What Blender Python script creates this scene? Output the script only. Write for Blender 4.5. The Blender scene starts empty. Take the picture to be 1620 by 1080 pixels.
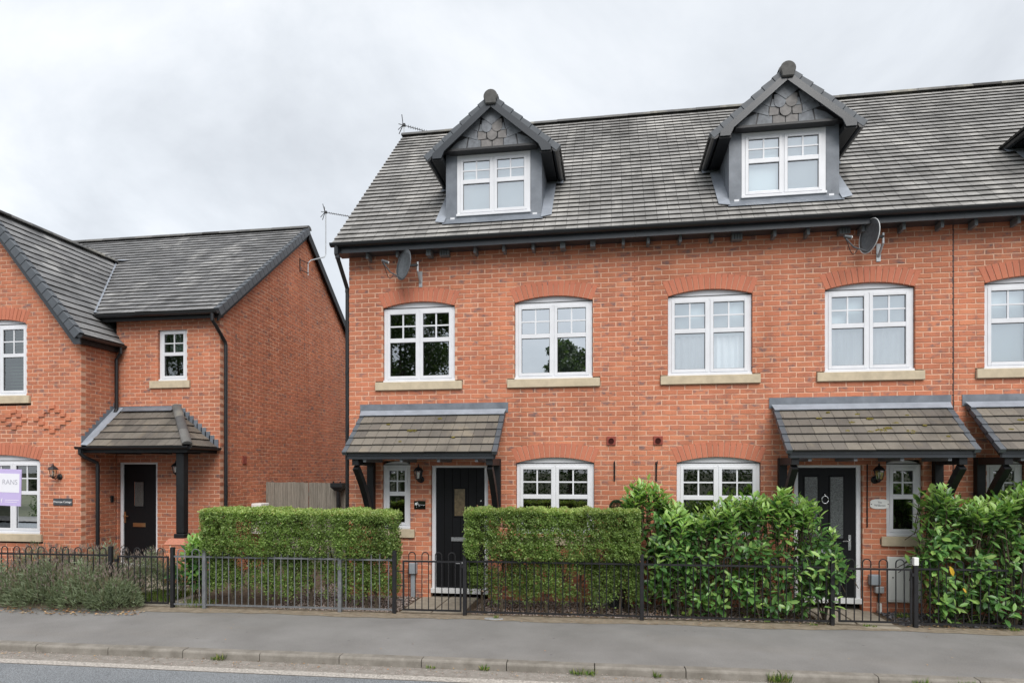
import bpy, bmesh, math, random
import numpy as np
from mathutils import Vector, Matrix

random.seed(11)
rng = np.random.default_rng(11)
SC = bpy.context.scene
COL = SC.collection
R = math.radians

# ------------------------------------------------------------------ camera
CAM_Y, CAM_Z, YAW, FPX = -9.607, 2.02, 0.15496, 989.3
cd = bpy.data.cameras.new("camera")
cam = bpy.data.objects.new("camera", cd)
COL.objects.link(cam)
cam.location = (0, CAM_Y, CAM_Z)
cam.rotation_euler = (R(90), 0, YAW)
cd.sensor_width = 36
cd.lens = FPX / 1620 * 36
cd.shift_y = 0.1251
cd.clip_end = 3000
SC.camera = cam

# ------------------------------------------------------------------ sky, sun, exposure
SUN_DIR = Vector((0.30, -0.78, 0.92)).normalized()     # towards the sun, veiled by cloud
W = bpy.data.worlds.new("World")
SC.world = W
W.use_nodes = True
nt = W.node_tree
nt.nodes.clear()
def wn(t, **k):
    n = nt.nodes.new(t)
    for a, b in k.items():
        setattr(n, a, b)
    return n
wout = wn("ShaderNodeOutputWorld")
wbg = wn("ShaderNodeBackground")
wbg.inputs["Strength"].default_value = 0.1
sky = wn("ShaderNodeTexSky", sky_type='NISHITA')
sky.sun_disc = False
sky.sun_elevation = math.asin(SUN_DIR.z)
sky.sun_rotation = math.atan2(SUN_DIR.x, SUN_DIR.y)
tc = wn("ShaderNodeTexCoord")
sep = wn("ShaderNodeSeparateXYZ")
nt.links.new(tc.outputs["Generated"], sep.inputs[0])
zc = wn("ShaderNodeMath", operation='MAXIMUM'); zc.inputs[1].default_value = 0.0
nt.links.new(sep.outputs[2], zc.inputs[0])
zz = wn("ShaderNodeMath", operation='ADD'); zz.inputs[1].default_value = 0.42
nt.links.new(zc.outputs[0], zz.inputs[0])
dx = wn("ShaderNodeMath", operation='DIVIDE'); dy = wn("ShaderNodeMath", operation='DIVIDE')
nt.links.new(sep.outputs[0], dx.inputs[0]); nt.links.new(zz.outputs[0], dx.inputs[1])
nt.links.new(sep.outputs[1], dy.inputs[0]); nt.links.new(zz.outputs[0], dy.inputs[1])
cmb = wn("ShaderNodeCombineXYZ")
nt.links.new(dx.outputs[0], cmb.inputs[0]); nt.links.new(dy.outputs[0], cmb.inputs[1])
cmb.inputs[2].default_value = 3.7
cn = wn("ShaderNodeTexNoise")
cn.inputs["Scale"].default_value = 1.55; cn.inputs["Detail"].default_value = 7
cn.inputs["Roughness"].default_value = 0.58; cn.inputs["Distortion"].default_value = 0.35
nt.links.new(cmb.outputs[0], cn.inputs["Vector"])
cr = wn("ShaderNodeValToRGB")
els = cr.color_ramp.elements
els[0].position = 0.27; els[0].color = (2.75, 2.89, 3.08, 1)
els[1].position = 0.68; els[1].color = (4.80, 4.90, 5.02, 1)
e = els.new(0.5); e.color = (3.82, 3.99, 4.19, 1)
nt.links.new(cn.outputs["Fac"], cr.inputs[0])
wm = wn("ShaderNodeMixRGB"); wm.inputs[0].default_value = 0.93
nt.links.new(sky.outputs[0], wm.inputs[1]); nt.links.new(cr.outputs[0], wm.inputs[2])
nt.links.new(wm.outputs[0], wbg.inputs[0]); nt.links.new(wbg.outputs[0], wout.inputs[0])

sl = bpy.data.lights.new("sun", 'SUN')
sl.energy = 1.5; sl.angle = R(42); sl.color = (1.0, 0.965, 0.92)
sun = bpy.data.objects.new("sun", sl); COL.objects.link(sun)
sun.location = (0, 0, 30)
sun.rotation_euler = SUN_DIR.to_track_quat('Z', 'Y').to_euler()

SC.view_settings.view_transform = 'Standard'
SC.view_settings.look = 'None'
SC.view_settings.exposure = 1.2
SC.view_settings.gamma = 1.0
SC.view_settings.use_curve_mapping = False
try:
    SC.cycles.use_denoising = True
    SC.cycles.max_bounces = 7
    SC.cycles.transparent_max_bounces = 10
    SC.cycles.diffuse_bounces = 3
except Exception:
    pass

# ------------------------------------------------------------------ materials
M = {}
class NT:
    def __init__(s, name, rough=0.7, spec=0.4):
        s.m = bpy.data.materials.new(name); s.m.use_nodes = True
        s.t = s.m.node_tree; s.b = s.t.nodes["Principled BSDF"]
        s.b.inputs["Roughness"].default_value = rough
        s.b.inputs["Specular IOR Level"].default_value = spec
        s.out = s.t.nodes["Material Output"]
        s.geo = None
        M[name] = s.m
    def n(s, t, **k):
        x = s.t.nodes.new(t)
        for a, b in k.items(): setattr(x, a, b)
        return x
    def l(s, a, b): s.t.links.new(a, b)
    def pos(s, scale=(1, 1, 1), obj=False):
        g = s.n("ShaderNodeTexCoord").outputs["Object"] if obj else s.n("ShaderNodeNewGeometry").outputs["Position"]
        mp = s.n("ShaderNodeMapping"); mp.inputs["Scale"].default_value = scale
        s.l(g, mp.inputs[0]); return mp.outputs[0]
    def noise(s, scale, detail=4, rough=0.55, vs=(1, 1, 1), dist=0, obj=False):
        x = s.n("ShaderNodeTexNoise")
        x.inputs["Scale"].default_value = scale; x.inputs["Detail"].default_value = detail
        x.inputs["Roughness"].default_value = rough; x.inputs["Distortion"].default_value = dist
        s.l(s.pos(vs, obj), x.inputs["Vector"]); return x.outputs["Fac"]
    def attr(s, name="rnd"):
        x = s.n("ShaderNodeAttribute"); x.attribute_name = name; return x.outputs["Fac"]
    def ramp(s, fac, stops, interp='LINEAR'):
        x = s.n("ShaderNodeValToRGB"); x.color_ramp.interpolation = interp
        e = x.color_ramp.elements
        while len(e) < len(stops): e.new(0.5)
        for k, (p, c) in enumerate(stops):
            e[k].position = p
            e[k].color = (c[0], c[1], c[2], 1) if hasattr(c, '__len__') else (c, c, c, 1)
        s.l(fac, x.inputs[0]); return x.outputs[0]
    def mix(s, fac, a, b, mode='MIX'):
        x = s.n("ShaderNodeMixRGB", blend_type=mode)
        for k, v in ((0, fac), (1, a), (2, b)):
            if isinstance(v, (int, float)): x.inputs[k].default_value = v if k == 0 else (v, v, v, 1)
            elif isinstance(v, tuple): x.inputs[k].default_value = (*v, 1)
            else: s.l(v, x.inputs[k])
        return x.outputs[0]
    def math(s, op, a, b=0.0):
        x = s.n("ShaderNodeMath", operation=op)
        for k, v in ((0, a), (1, b)):
            if isinstance(v, (int, float)): x.inputs[k].default_value = v
            else: s.l(v, x.inputs[k])
        return x.outputs[0]
    def color(s, v):
        if isinstance(v, tuple): s.b.inputs["Base Color"].default_value = (*v, 1)
        else: s.l(v, s.b.inputs["Base Color"])
    def rough(s, v): s.l(v, s.b.inputs["Roughness"])
    def bump(s, h, strength=0.3, dist=0.01):
        x = s.n("ShaderNodeBump"); x.inputs["Strength"].default_value = strength
        x.inputs["Distance"].default_value = dist
        s.l(h, x.inputs["Height"]); s.l(x.outputs[0], s.b.inputs["Normal"])

def plain(name, col, rough=0.6, spec=0.4, metal=0.0, var=0.0, scale=8, bump=0.0):
    k = NT(name, rough, spec)
    k.b.inputs["Metallic"].default_value = metal
    if var:
        n = k.noise(scale, 5)
        k.color(k.ramp(n, [(0.3, tuple(c * (1 - var) for c in col)), (0.7, tuple(min(1, c * (1 + var)) for c in col))]))
        if bump: k.bump(n, bump, 0.004)
    else:
        k.color(col)
    return k

# brickwork: multi-red rustic bricks, colour per brick from the attribute rnd
k = NT("brick", 0.85, 0.25)
r = k.attr()
base = k.ramp(r, [(0.0, (0.44, 0.175, 0.115)), (0.10, (0.55, 0.205, 0.118)), (0.45, (0.60, 0.217, 0.123)),
                  (0.74, (0.65, 0.252, 0.139)), (0.9, (0.59, 0.212, 0.118)), (1.0, (0.48, 0.190, 0.122))])
patch = k.ramp(k.noise(7.5, 4, 0.6, (1, 1, 1.6)), [(0.50, 0.0), (0.66, 1.0)])
pick = k.ramp(k.math('FRACT', k.math('MULTIPLY', r, 7.31)), [(0.46, 0.06), (0.86, 0.90)])
base = k.mix(k.math('MULTIPLY', patch, pick), base, (0.215, 0.150, 0.145))
fine = k.noise(95, 4, 0.65)
base = k.mix(0.55, base, k.ramp(fine, [(0.3, 0.55), (0.72, 1.0)]), 'MULTIPLY')
big = k.ramp(k.noise(0.9, 3, 0.5), [(0.3, 0.80), (0.7, 1.06)])
base = k.mix(1.0, base, big, 'MULTIPLY')
base = k.mix(1.0, base, k.ramp(k.noise(1.3, 5, 0.6, (2.6, 2.6, 0.22)), [(0.35, 0.86), (0.6, 1.03)]), 'MULTIPLY')
base = k.mix(k.ramp(k.noise(2.6, 6, 0.7, (1, 1, 0.7)), [(0.58, 0.0), (0.80, 0.32)]), base, (0.47, 0.30, 0.22))
k.color(base); k.bump(k.noise(70, 5, 0.7), 0.5, 0.006)

k = NT("mortar", 0.95, 0.1)
m1 = k.ramp(k.noise(30, 5, 0.7), [(0.3, (0.58, 0.345, 0.24)), (0.7, (0.70, 0.44, 0.32))])
m1 = k.mix(1.0, m1, k.ramp(k.noise(0.8, 4, 0.6), [(0.3, 0.75), (0.7, 1.05)]), 'MULTIPLY')
k.color(m1); k.bump(k.noise(160, 3), 0.4, 0.003)

k = NT("arch_brick", 0.85, 0.25)
r = k.attr()
b = k.ramp(r, [(0, (0.47, 0.165, 0.100)), (0.5, (0.55, 0.195, 0.118)), (1, (0.50, 0.175, 0.110))])
b = k.mix(0.5, b, k.ramp(k.noise(80, 4, 0.6), [(0.3, 0.65), (0.7, 1.0)]), 'MULTIPLY')
k.color(b); k.bump(k.noise(90, 4, 0.6), 0.25, 0.004)

def tilemat(name, cols, pale, moss=0.0, lich=(0.62, 0.80), lscale=1.6):
    k = NT(name, 0.72, 0.35)
    r = k.attr()
    c = k.ramp(r, [(0, (0.040, 0.038, 0.036)), (0.02, (0.040, 0.038, 0.036)), (0.04, cols[0]), (0.5, cols[1]), (1, cols[2])])  # lowest rnd: dark tile edge, with each course's shadow line painted in
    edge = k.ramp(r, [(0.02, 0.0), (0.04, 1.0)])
    streak = k.noise(lscale, 6, 0.62, (1.0, 0.45, 0.45), 0.4)
    st = k.math('ADD', streak, k.math('MULTIPLY', k.math('FRACT', k.math('MULTIPLY', r, 9.7)), 0.16))
    c = k.mix(k.math('MULTIPLY', edge, k.ramp(st, [(lich[0], 0.0), (lich[1], 0.9)])), c, pale)
    dk = k.ramp(k.noise(2.3, 5, 0.6, (1, .6, .6)), [(0.30, 0.64), (0.55, 1.0)])
    c = k.mix(1.0, c, dk, 'MULTIPLY')
    c = k.mix(0.6, c, k.ramp(k.noise(60, 5, 0.7), [(0.3, 0.6), (0.7, 1.1)]), 'MULTIPLY')
    if moss:
        c = k.mix(k.ramp(k.noise(9, 5, 0.7), [(0.66, 0.0), (0.74, moss)]), c, (0.125, 0.100, 0.040))
    k.color(c); k.bump(k.noise(55, 5, 0.7), 0.35, 0.004)
    k.rough(k.ramp(streak, [(0.3, 0.55), (0.7, 0.8)]))
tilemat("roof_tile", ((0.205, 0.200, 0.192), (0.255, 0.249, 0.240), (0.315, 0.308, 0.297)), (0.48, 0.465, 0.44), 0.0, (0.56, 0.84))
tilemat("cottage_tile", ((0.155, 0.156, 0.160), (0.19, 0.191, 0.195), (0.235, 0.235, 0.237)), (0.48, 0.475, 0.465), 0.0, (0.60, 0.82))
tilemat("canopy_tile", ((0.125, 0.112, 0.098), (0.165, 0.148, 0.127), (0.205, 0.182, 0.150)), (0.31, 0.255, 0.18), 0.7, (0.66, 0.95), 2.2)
tilemat("ridge", ((0.10, 0.10, 0.10), (0.13, 0.129, 0.127), (0.17, 0.167, 0.16)), (0.36, 0.34, 0.28), 0.45)
plain("verge_cap", (0.080, 0.090, 0.103), 0.5, 0.4, var=0.15, scale=5)
k = NT("lead", 0.5, 0.5)
k.color(k.ramp(k.noise(4, 6, 0.6), [(0.3, (0.100, 0.115, 0.138)), (0.7, (0.185, 0.205, 0.235))])); k.bump(k.noise(6, 3), 0.2, 0.01)
plain("ridge_cap", (0.088, 0.087, 0.084), 0.75, 0.3, var=0.25, scale=16, bump=0.2)
plain("moss", (0.150, 0.125, 0.035), 0.95, 0.1, var=0.45, scale=40)
plain("lead_bright", (0.25, 0.275, 0.315), 0.5, 0.5, var=0.15, scale=6)
plain("slate", (0.155, 0.167, 0.185), 0.6, 0.4, var=0.3, scale=14, bump=0.2)
plain("slate_warm", (0.185, 0.176, 0.172), 0.65, 0.35, var=0.22, scale=14, bump=0.2)
plain("upvc", (0.66, 0.67, 0.70), 0.28, 0.5, var=0.045, scale=5)
plain("upvc_grey", (0.62, 0.63, 0.64), 0.35, 0.5)
plain("seal", (0.03, 0.03, 0.032), 0.5)
plain("black_plastic", (0.012, 0.013, 0.015), 0.32, 0.5)
plain("fascia_paint", (0.032, 0.037, 0.044), 0.30, 0.5, var=0.12, scale=3)
plain("timber_black", (0.010, 0.011, 0.0125), 0.5, 0.3, var=0.2, scale=9)
plain("block_paint", (0.13, 0.14, 0.15), 0.5)
k = NT("door_black", 0.5, 0.2)
k.color((0.006, 0.0065, 0.008)); k.bump(k.noise(30, 3, 0.5, (8, 8, 0.35)), 0.25, 0.002)
plain("chrome", (0.75, 0.75, 0.76), 0.18, 0.5, metal=1.0)
plain("brass", (0.60, 0.47, 0.28), 0.3, 0.5, metal=1.0)
plain("stone", (0.49, 0.415, 0.30), 0.85, 0.2, var=0.12, scale=9, bump=0.15)
plain("black_iron", (0.014, 0.014, 0.016), 0.45, 0.4, var=0.3, scale=25)
plain("galvanised", (0.155, 0.162, 0.172), 0.55, 0.4, metal=0.2, var=0.25, scale=18)
plain("galvanised_light", (0.42, 0.44, 0.46), 0.45, 0.5, metal=0.3, var=0.1, scale=12)
plain("dish_grey", (0.095, 0.105, 0.115), 0.5, 0.4, var=0.25, scale=30)
plain("dish_rim", (0.5, 0.52, 0.53), 0.4)
plain("grey_plastic", (0.30, 0.33, 0.365), 0.45, 0.4, var=0.05)
plain("white_paint", (0.74, 0.74, 0.72), 0.5, 0.4, var=0.04, scale=4)
plain("cream_plastic", (0.50, 0.49, 0.42), 0.55, 0.3, var=0.06, scale=5)
plain("terracotta", (0.24, 0.055, 0.038), 0.6, 0.3, var=0.12, scale=20)
plain("vent_hole", (0.045, 0.012, 0.010), 0.8, 0.1)
plain("dark_hole", (0.008, 0.007, 0.007), 0.9, 0.0)
plain("room_dark", (0.035, 0.036, 0.036), 0.9, 0.1)
plain("room_pale", (0.30, 0.31, 0.31), 0.9, 0.1)
plain("blind_pale", (0.70, 0.82, 0.85), 0.9, 0.1)
plain("blind_white", (0.80, 0.85, 0.87), 0.9, 0.1)
plain("blind_green", (0.11, 0.155, 0.12), 0.6, 0.3)
plain("curtain_green", (0.25, 0.335, 0.30), 0.9, 0.1)
plain("ornament", (0.70, 0.69, 0.66), 0.6)
plain("pier_brick", (0.44, 0.185, 0.125), 0.85, 0.2, var=0.14, scale=30, bump=0.2)

# panes: clear double glazing with a reflective coat
def glass(name, refl, tint):
    k = NT(name)
    gl = k.n("ShaderNodeBsdfGlossy"); gl.inputs["Roughness"].default_value = 0.01
    gl.inputs["Color"].default_value = (0.93, 0.97, 1.0, 1)
    tr = k.n("ShaderNodeBsdfTransparent"); tr.inputs["Color"].default_value = (*tint, 1)
    lw = k.n("ShaderNodeFresnel"); lw.inputs["IOR"].default_value = 1.5
    f = k.math('ADD', lw.outputs[0], refl)
    mx = k.n("ShaderNodeMixShader")
    k.l(f, mx.inputs[0]); k.l(tr.outputs[0], mx.inputs[1]); k.l(gl.outputs[0], mx.inputs[2])
    k.l(mx.outputs[0], k.out.inputs[0])
    bp = k.n("ShaderNodeBump"); bp.inputs["Strength"].default_value = 0.02; bp.inputs["Distance"].default_value = 0.02
    k.l(k.noise(2.5, 2), bp.inputs["Height"]); k.l(bp.outputs[0], gl.inputs["Normal"])
glass("pane", 0.16, (0.85, 0.88, 0.88))
glass("pane_coated", 0.46, (0.97, 0.99, 1.0))
glass("pane_dark", 0.34, (0.8, 0.86, 0.88))
glass("pane_mirror", 0.60, (0.80, 0.86, 0.88))
plain("obscure_glass", (0.06, 0.068, 0.068), 0.22, 0.8, var=0.7, scale=60, bump=0.8)
plain("amber_glass", (0.115, 0.085, 0.045), 0.25, 0.6, var=0.35, scale=18, bump=0.4)
glass("lantern_glass", 0.1, (0.9, 0.88, 0.8))

# ground surfaces
k = NT("asphalt_footway", 0.9, 0.25)
c = k.ramp(k.noise(1.1, 6, 0.62), [(0.3, (0.190, 0.183, 0.176)), (0.7, (0.262, 0.254, 0.246))])
c = k.mix(k.ramp(k.noise(0.45, 5, 0.7, (0.5, 2.2, 1)), [(0.5, 0.0), (0.75, 0.5)]), c, (0.225, 0.205, 0.180))
gv = k.n("ShaderNodeTexVoronoi"); gv.inputs["Scale"].default_value = 3.1; k.l(k.pos(), gv.inputs["Vector"])
c = k.mix(k.ramp(gv.outputs["Distance"], [(0.035, 0.6), (0.06, 0.0)]), c, (0.09, 0.088, 0.086))
c = k.mix(0.5, c, k.ramp(k.noise(210, 3, 0.7), [(0.3, 0.55), (0.7, 1.15)]), 'MULTIPLY')
c = k.mix(0.6, c, k.ramp(k.noise(70, 4, 0.75), [(0.35, 0.72), (0.65, 1.16)]), 'MULTIPLY')
k.color(c); k.bump(k.noise(110, 4, 0.7), 0.6, 0.006)
k = NT("footway_edge", 0.95, 0.15)
c = k.ramp(k.noise(9, 6, 0.7), [(0.3, (0.15, 0.12, 0.085)), (0.7, (0.29, 0.245, 0.19))])
k.color(c); k.bump(k.noise(120, 4, 0.7), 0.6, 0.006)
k = NT("asphalt_road", 0.85, 0.3)
c = k.ramp(k.noise(0.7, 4, 0.6), [(0.3, (0.20, 0.215, 0.23)), (0.7, (0.26, 0.277, 0.292))])
vo = k.n("ShaderNodeTexVoronoi"); vo.inputs["Scale"].default_value = 95
k.l(k.pos(), vo.inputs["Vector"])
c = k.mix(0.8, c, k.ramp(vo.outputs["Distance"], [(0.1, 1.35), (0.65, 0.45)]), 'MULTIPLY')
k.color(c); k.bump(vo.outputs["Distance"], -0.8, 0.008)
k = NT("road_gutter", 0.95, 0.15)
c = k.ramp(k.noise(14, 6, 0.7), [(0.3, (0.185, 0.165, 0.142)), (0.7, (0.305, 0.285, 0.26))])
k.color(c); k.bump(k.noise(160, 4, 0.7), 0.6, 0.005)
k = NT("road_paint", 0.7, 0.3)
c = k.ramp(k.noise(38, 5, 0.75), [(0.40, (0.24, 0.22, 0.20)), (0.60, (0.52, 0.485, 0.44))])
k.color(c); k.bump(k.noise(150, 3), 0.4, 0.003)
k = NT("kerb_concrete", 0.9, 0.2)
c = k.ramp(k.noise(5, 6, 0.65), [(0.3, (0.165, 0.150, 0.128)), (0.7, (0.29, 0.268, 0.238))])
c = k.mix(0.5, c, k.ramp(k.noise(120, 4, 0.7), [(0.3, 0.6), (0.7, 1.1)]), 'MULTIPLY')
k.color(c); k.bump(k.noise(120, 4, 0.7), 0.4, 0.004)
plain("soil", (0.11, 0.082, 0.058), 0.95, 0.1, var=0.45, scale=22, bump=0.9)
plain("far_ground", (0.10, 0.105, 0.07), 0.95, 0.1, var=0.2, scale=2)
plain("paving", (0.30, 0.265, 0.215), 0.9, 0.2, var=0.2, scale=7, bump=0.3)
k = NT("pebble", 0.85, 0.25)
k.color(k.ramp(k.attr(), [(0, (0.20, 0.15, 0.13)), (0.35, (0.42, 0.33, 0.29)), (0.7, (0.55, 0.46, 0.42)), (1, (0.30, 0.27, 0.26))]))
k = NT("slate_chip", 0.7, 0.35)
k.color(k.ramp(k.attr(), [(0, (0.09, 0.09, 0.10)), (1, (0.20, 0.195, 0.21))]))
k = NT("dead_leaf", 0.8, 0.2)
k.color(k.ramp(k.attr(), [(0, (0.16, 0.09, 0.045)), (0.4, (0.32, 0.20, 0.10)), (0.8, (0.44, 0.32, 0.18)), (1, (0.42, 0.16, 0.06))]))
k = NT("weathered_wood", 0.9, 0.15)
c = k.ramp(k.noise(6, 6, 0.7, (9, 9, 0.6)), [(0.3, (0.16, 0.145, 0.12)), (0.7, (0.31, 0.285, 0.245))])
c = k.mix(0.6, c, k.ramp(k.attr(), [(0, 0.75), (1, 1.1)]), 'MULTIPLY')
k.color(c); k.bump(k.noise(10, 5, 0.7, (10, 10, 0.5)), 0.4, 0.004)
plain("bark", (0.085, 0.068, 0.05), 0.9, 0.1, var=0.35, scale=30, bump=0.6)
plain("sign_purple", (0.50, 0.42, 0.68), 0.45, 0.4)
plain("sign_white", (0.74, 0.74, 0.79), 0.4, 0.4)
plain("sign_grey", (0.40, 0.40, 0.45), 0.5)
plain("letter_white", (0.8, 0.8, 0.8), 0.5)
plain("plate_slate", (0.055, 0.062, 0.070), 0.5, 0.4, var=0.15, scale=20)
plain("plate_black", (0.008, 0.008, 0.009), 0.12, 0.6)
plain("letter_dark", (0.10, 0.11, 0.12), 0.5)

def leafmat(name, stops, rough=0.45, trans=0.35, spec=0.4):
    k = NT(name, rough, spec)
    c = k.ramp(k.attr(), stops)
    c = k.mix(1.0, c, k.ramp(k.noise(1.7, 3, 0.5), [(0.3, 0.72), (0.7, 1.12)]), 'MULTIPLY')
    k.color(c)
    tl = k.n("ShaderNodeBsdfTranslucent"); k.l(k.mix(1.0, c, (1.25, 1.35, 0.7), 'MULTIPLY'), tl.inputs[0])
    mx = k.n("ShaderNodeMixShader"); mx.inputs[0].default_value = trans
    k.l(k.b.outputs[0], mx.inputs[1]); k.l(tl.outputs[0], mx.inputs[2]); k.l(mx.outputs[0], k.out.inputs[0])
leafmat("privet_leaf", [(0, (0.120, 0.175, 0.058)), (0.35, (0.20, 0.30, 0.086)), (0.7, (0.31, 0.43, 0.132)), (0.93, (0.52, 0.62, 0.23)), (1, (0.36, 0.22, 0.13))], 0.42, 0.42)
leafmat("laurel_leaf", [(0, (0.045, 0.115, 0.036)), (0.4, (0.125, 0.275, 0.078)), (0.8, (0.20, 0.385, 0.105)), (1, (0.36, 0.52, 0.14))], 0.32, 0.34, 0.55)
leafmat("laurel_young", [(0, (0.25, 0.44, 0.12)), (1, (0.40, 0.58, 0.18))], 0.33, 0.35, 0.5)
leafmat("yellow_leaf", [(0, (0.62, 0.36, 0.02)), (1, (0.66, 0.42, 0.03))], 0.5, 0.3)
leafmat("box_leaf", [(0, (0.02, 0.045, 0.02)), (1, (0.05, 0.105, 0.045))], 0.5, 0.1)
leafmat("lavender_leaf", [(0, (0.12, 0.15, 0.085)), (0.5, (0.20, 0.245, 0.145)), (1, (0.31, 0.355, 0.25))], 0.7, 0.25, 0.2)
leafmat("lavender_stalk", [(0, (0.15, 0.13, 0.085)), (1, (0.27, 0.235, 0.15))], 0.8, 0.2, 0.1)
leafmat("lavender_flower", [(0, (0.19, 0.15, 0.13)), (1, (0.31, 0.255, 0.235))], 0.8, 0.2, 0.1)
leafmat("grass_blade", [(0, (0.055, 0.12, 0.018)), (0.5, (0.13, 0.25, 0.04)), (0.75, (0.26, 0.30, 0.09)), (1, (0.42, 0.36, 0.19))], 0.5, 0.4, 0.3)
leafmat("tree_leaf", [(0, (0.022, 0.045, 0.014)), (0.5, (0.05, 0.09, 0.024)), (1, (0.09, 0.145, 0.038))], 0.5, 0.3)
# ------------------------------------------------------------------ mesh helpers
WL = {}
class MB:
    """collects faces; build() links them as one mesh object"""
    def __init__(s): s.v = []; s.f = []; s.r = []; s.cur = 0.5
    def add(s, vs, fs):
        b = len(s.v); s.v += [tuple(p) for p in vs]
        for f in fs: s.f.append(tuple(i + b for i in f)); s.r.append(s.cur)
        return s
    def box(s, x0, x1, y0, y1, z0, z1):
        return s.add([(x0,y0,z0),(x1,y0,z0),(x1,y1,z0),(x0,y1,z0),(x0,y0,z1),(x1,y0,z1),(x1,y1,z1),(x0,y1,z1)],
                     [(0,3,2,1),(4,5,6,7),(0,1,5,4),(1,2,6,5),(2,3,7,6),(3,0,4,7)])
    def prism(s, pts, axis, a0, a1):
        """pts: 2D outline in the plane of the other two axes, in order; extruded along axis"""
        def P(p, a):
            return (a, p[0], p[1]) if axis == 'x' else (p[0], a, p[1]) if axis == 'y' else (p[0], p[1], a)
        n = len(pts)
        return s.add([P(p, a0) for p in pts] + [P(p, a1) for p in pts],
                     [tuple(range(n))[::-1], tuple(range(n, 2*n))] + [(i, (i+1) % n, n+(i+1) % n, n+i) for i in range(n)])
    def quad(s, *p): return s.add(p, [tuple(range(len(p)))])
    def tube(s, path, rad, n=8, cap=True):
        path = [Vector(p) for p in path]; k = len(path)
        rads = rad if hasattr(rad, '__len__') else [rad] * k
        vs = []; up = None
        for i, p in enumerate(path):
            d = (path[min(i+1, k-1)] - path[max(i-1, 0)]).normalized()
            if up is None: up = d.orthogonal().normalized()
            up = (up - d * up.dot(d))
            up = up.normalized() if up.length > 1e-6 else d.orthogonal().normalized()
            w = d.cross(up)
            for j in range(n):
                a = 2*math.pi*j/n + (math.pi/4 if n == 4 else 0)
                vs.append(p + (up*math.cos(a) + w*math.sin(a)) * rads[i])
        fs = [(i*n+j, i*n+(j+1) % n, (i+1)*n+(j+1) % n, (i+1)*n+j) for i in range(k-1) for j in range(n)]
        if cap: fs += [tuple(range(n))[::-1], tuple(range((k-1)*n, k*n))]
        return s.add(vs, fs)
    def lathe(s, prof, c, n=14, axis='z'):
        vs = []
        for rr, h in prof:
            for j in range(n):
                a = 2*math.pi*j/n; u, w = rr*math.cos(a), rr*math.sin(a)
                vs.append((c[0]+u, c[1]+w, c[2]+h) if axis == 'z' else (c[0]+u, c[1]+h, c[2]+w))
        k = len(prof)
        fs = [(i*n+j, i*n+(j+1) % n, (i+1)*n+(j+1) % n, (i+1)*n+j) for i in range(k-1) for j in range(n)]
        fs += [tuple(range(n))[::-1], tuple(range((k-1)*n, k*n))]
        return s.add(vs, fs)
    def build(s, name, mat, parent=None, loc=None, smooth=False, bevel=0.0, props=None):
        a = np.array(s.v, float)
        if loc is None:
            lo, hi = a.min(0), a.max(0); loc = ((lo[0]+hi[0])/2, (lo[1]+hi[1])/2, lo[2])
        me = bpy.data.meshes.new(name)
        me.from_pydata((a - np.array(loc)).tolist(), [], s.f)
        at = me.attributes.new("rnd", 'FLOAT', 'FACE'); at.data.foreach_set("value", s.r)
        fix(me, bevel)
        if smooth: me.shade_smooth()
        me.materials.append(M[mat])
        return link(name, me, parent, loc, props)

def fix(me, bevel=0.0):
    bm = bmesh.new(); bm.from_mesh(me)
    bmesh.ops.recalc_face_normals(bm, faces=bm.faces)
    if bevel:
        ed = [e for e in bm.edges if len(e.link_faces) == 2 and e.calc_face_angle(0) > 0.5]
        bmesh.ops.bevel(bm, geom=ed, offset=bevel, segments=1, affect='EDGES', clamp_overlap=True)
    bm.to_mesh(me); bm.free()

def link(name, me, parent=None, loc=(0, 0, 0), props=None, mat3=None):
    o = bpy.data.objects.new(name, me); COL.objects.link(o)
    L = Vector(loc)
    if parent is not None:
        o.parent = parent; loc2 = L - WL[parent.name]
    else: loc2 = L
    if mat3 is not None: o.matrix_local = Matrix.Translation(loc2) @ mat3
    else: o.location = loc2
    WL[o.name] = L
    if props:
        for a, b in props.items(): o[a] = b
    return o

def thing(name, label, cat, loc, group=None):
    o = link(name, None, None, loc, {"label": label, "category": cat})
    if group: o["group"] = group
    return o
def tag(o, label, cat, group=None):
    o["label"] = label; o["category"] = cat
    if group: o["group"] = group
    return o
STUFF = {"kind": "stuff"}
STRUCT = {"kind": "structure"}

def raw(name, V, Fq, rnd, mat, parent=None, loc=(0, 0, 0), props=None, smooth=False, mats=None):
    """big joined mesh from arrays; Fq (n,k) all faces the same size, rnd per face"""
    me = bpy.data.meshes.new(name)
    V = (np.asarray(V, np.float32) - np.array(loc, np.float32))
    n, kk = Fq.shape
    me.vertices.add(len(V)); me.vertices.foreach_set("co", V.ravel())
    me.loops.add(n*kk); me.loops.foreach_set("vertex_index", Fq.astype(np.int32).ravel())
    me.polygons.add(n); me.polygons.foreach_set("loop_start", np.arange(0, n*kk, kk, dtype=np.int32))
    me.polygons.foreach_set("loop_total", np.full(n, kk, np.int32))
    if smooth: me.polygons.foreach_set("use_smooth", np.ones(n, bool))
    me.update(calc_edges=True)
    at = me.attributes.new("rnd", 'FLOAT', 'FACE'); at.data.foreach_set("value", np.asarray(rnd, np.float32))
    me.materials.append(M[mat]); me.validate()
    return link(name, me, parent, loc, props)

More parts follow.
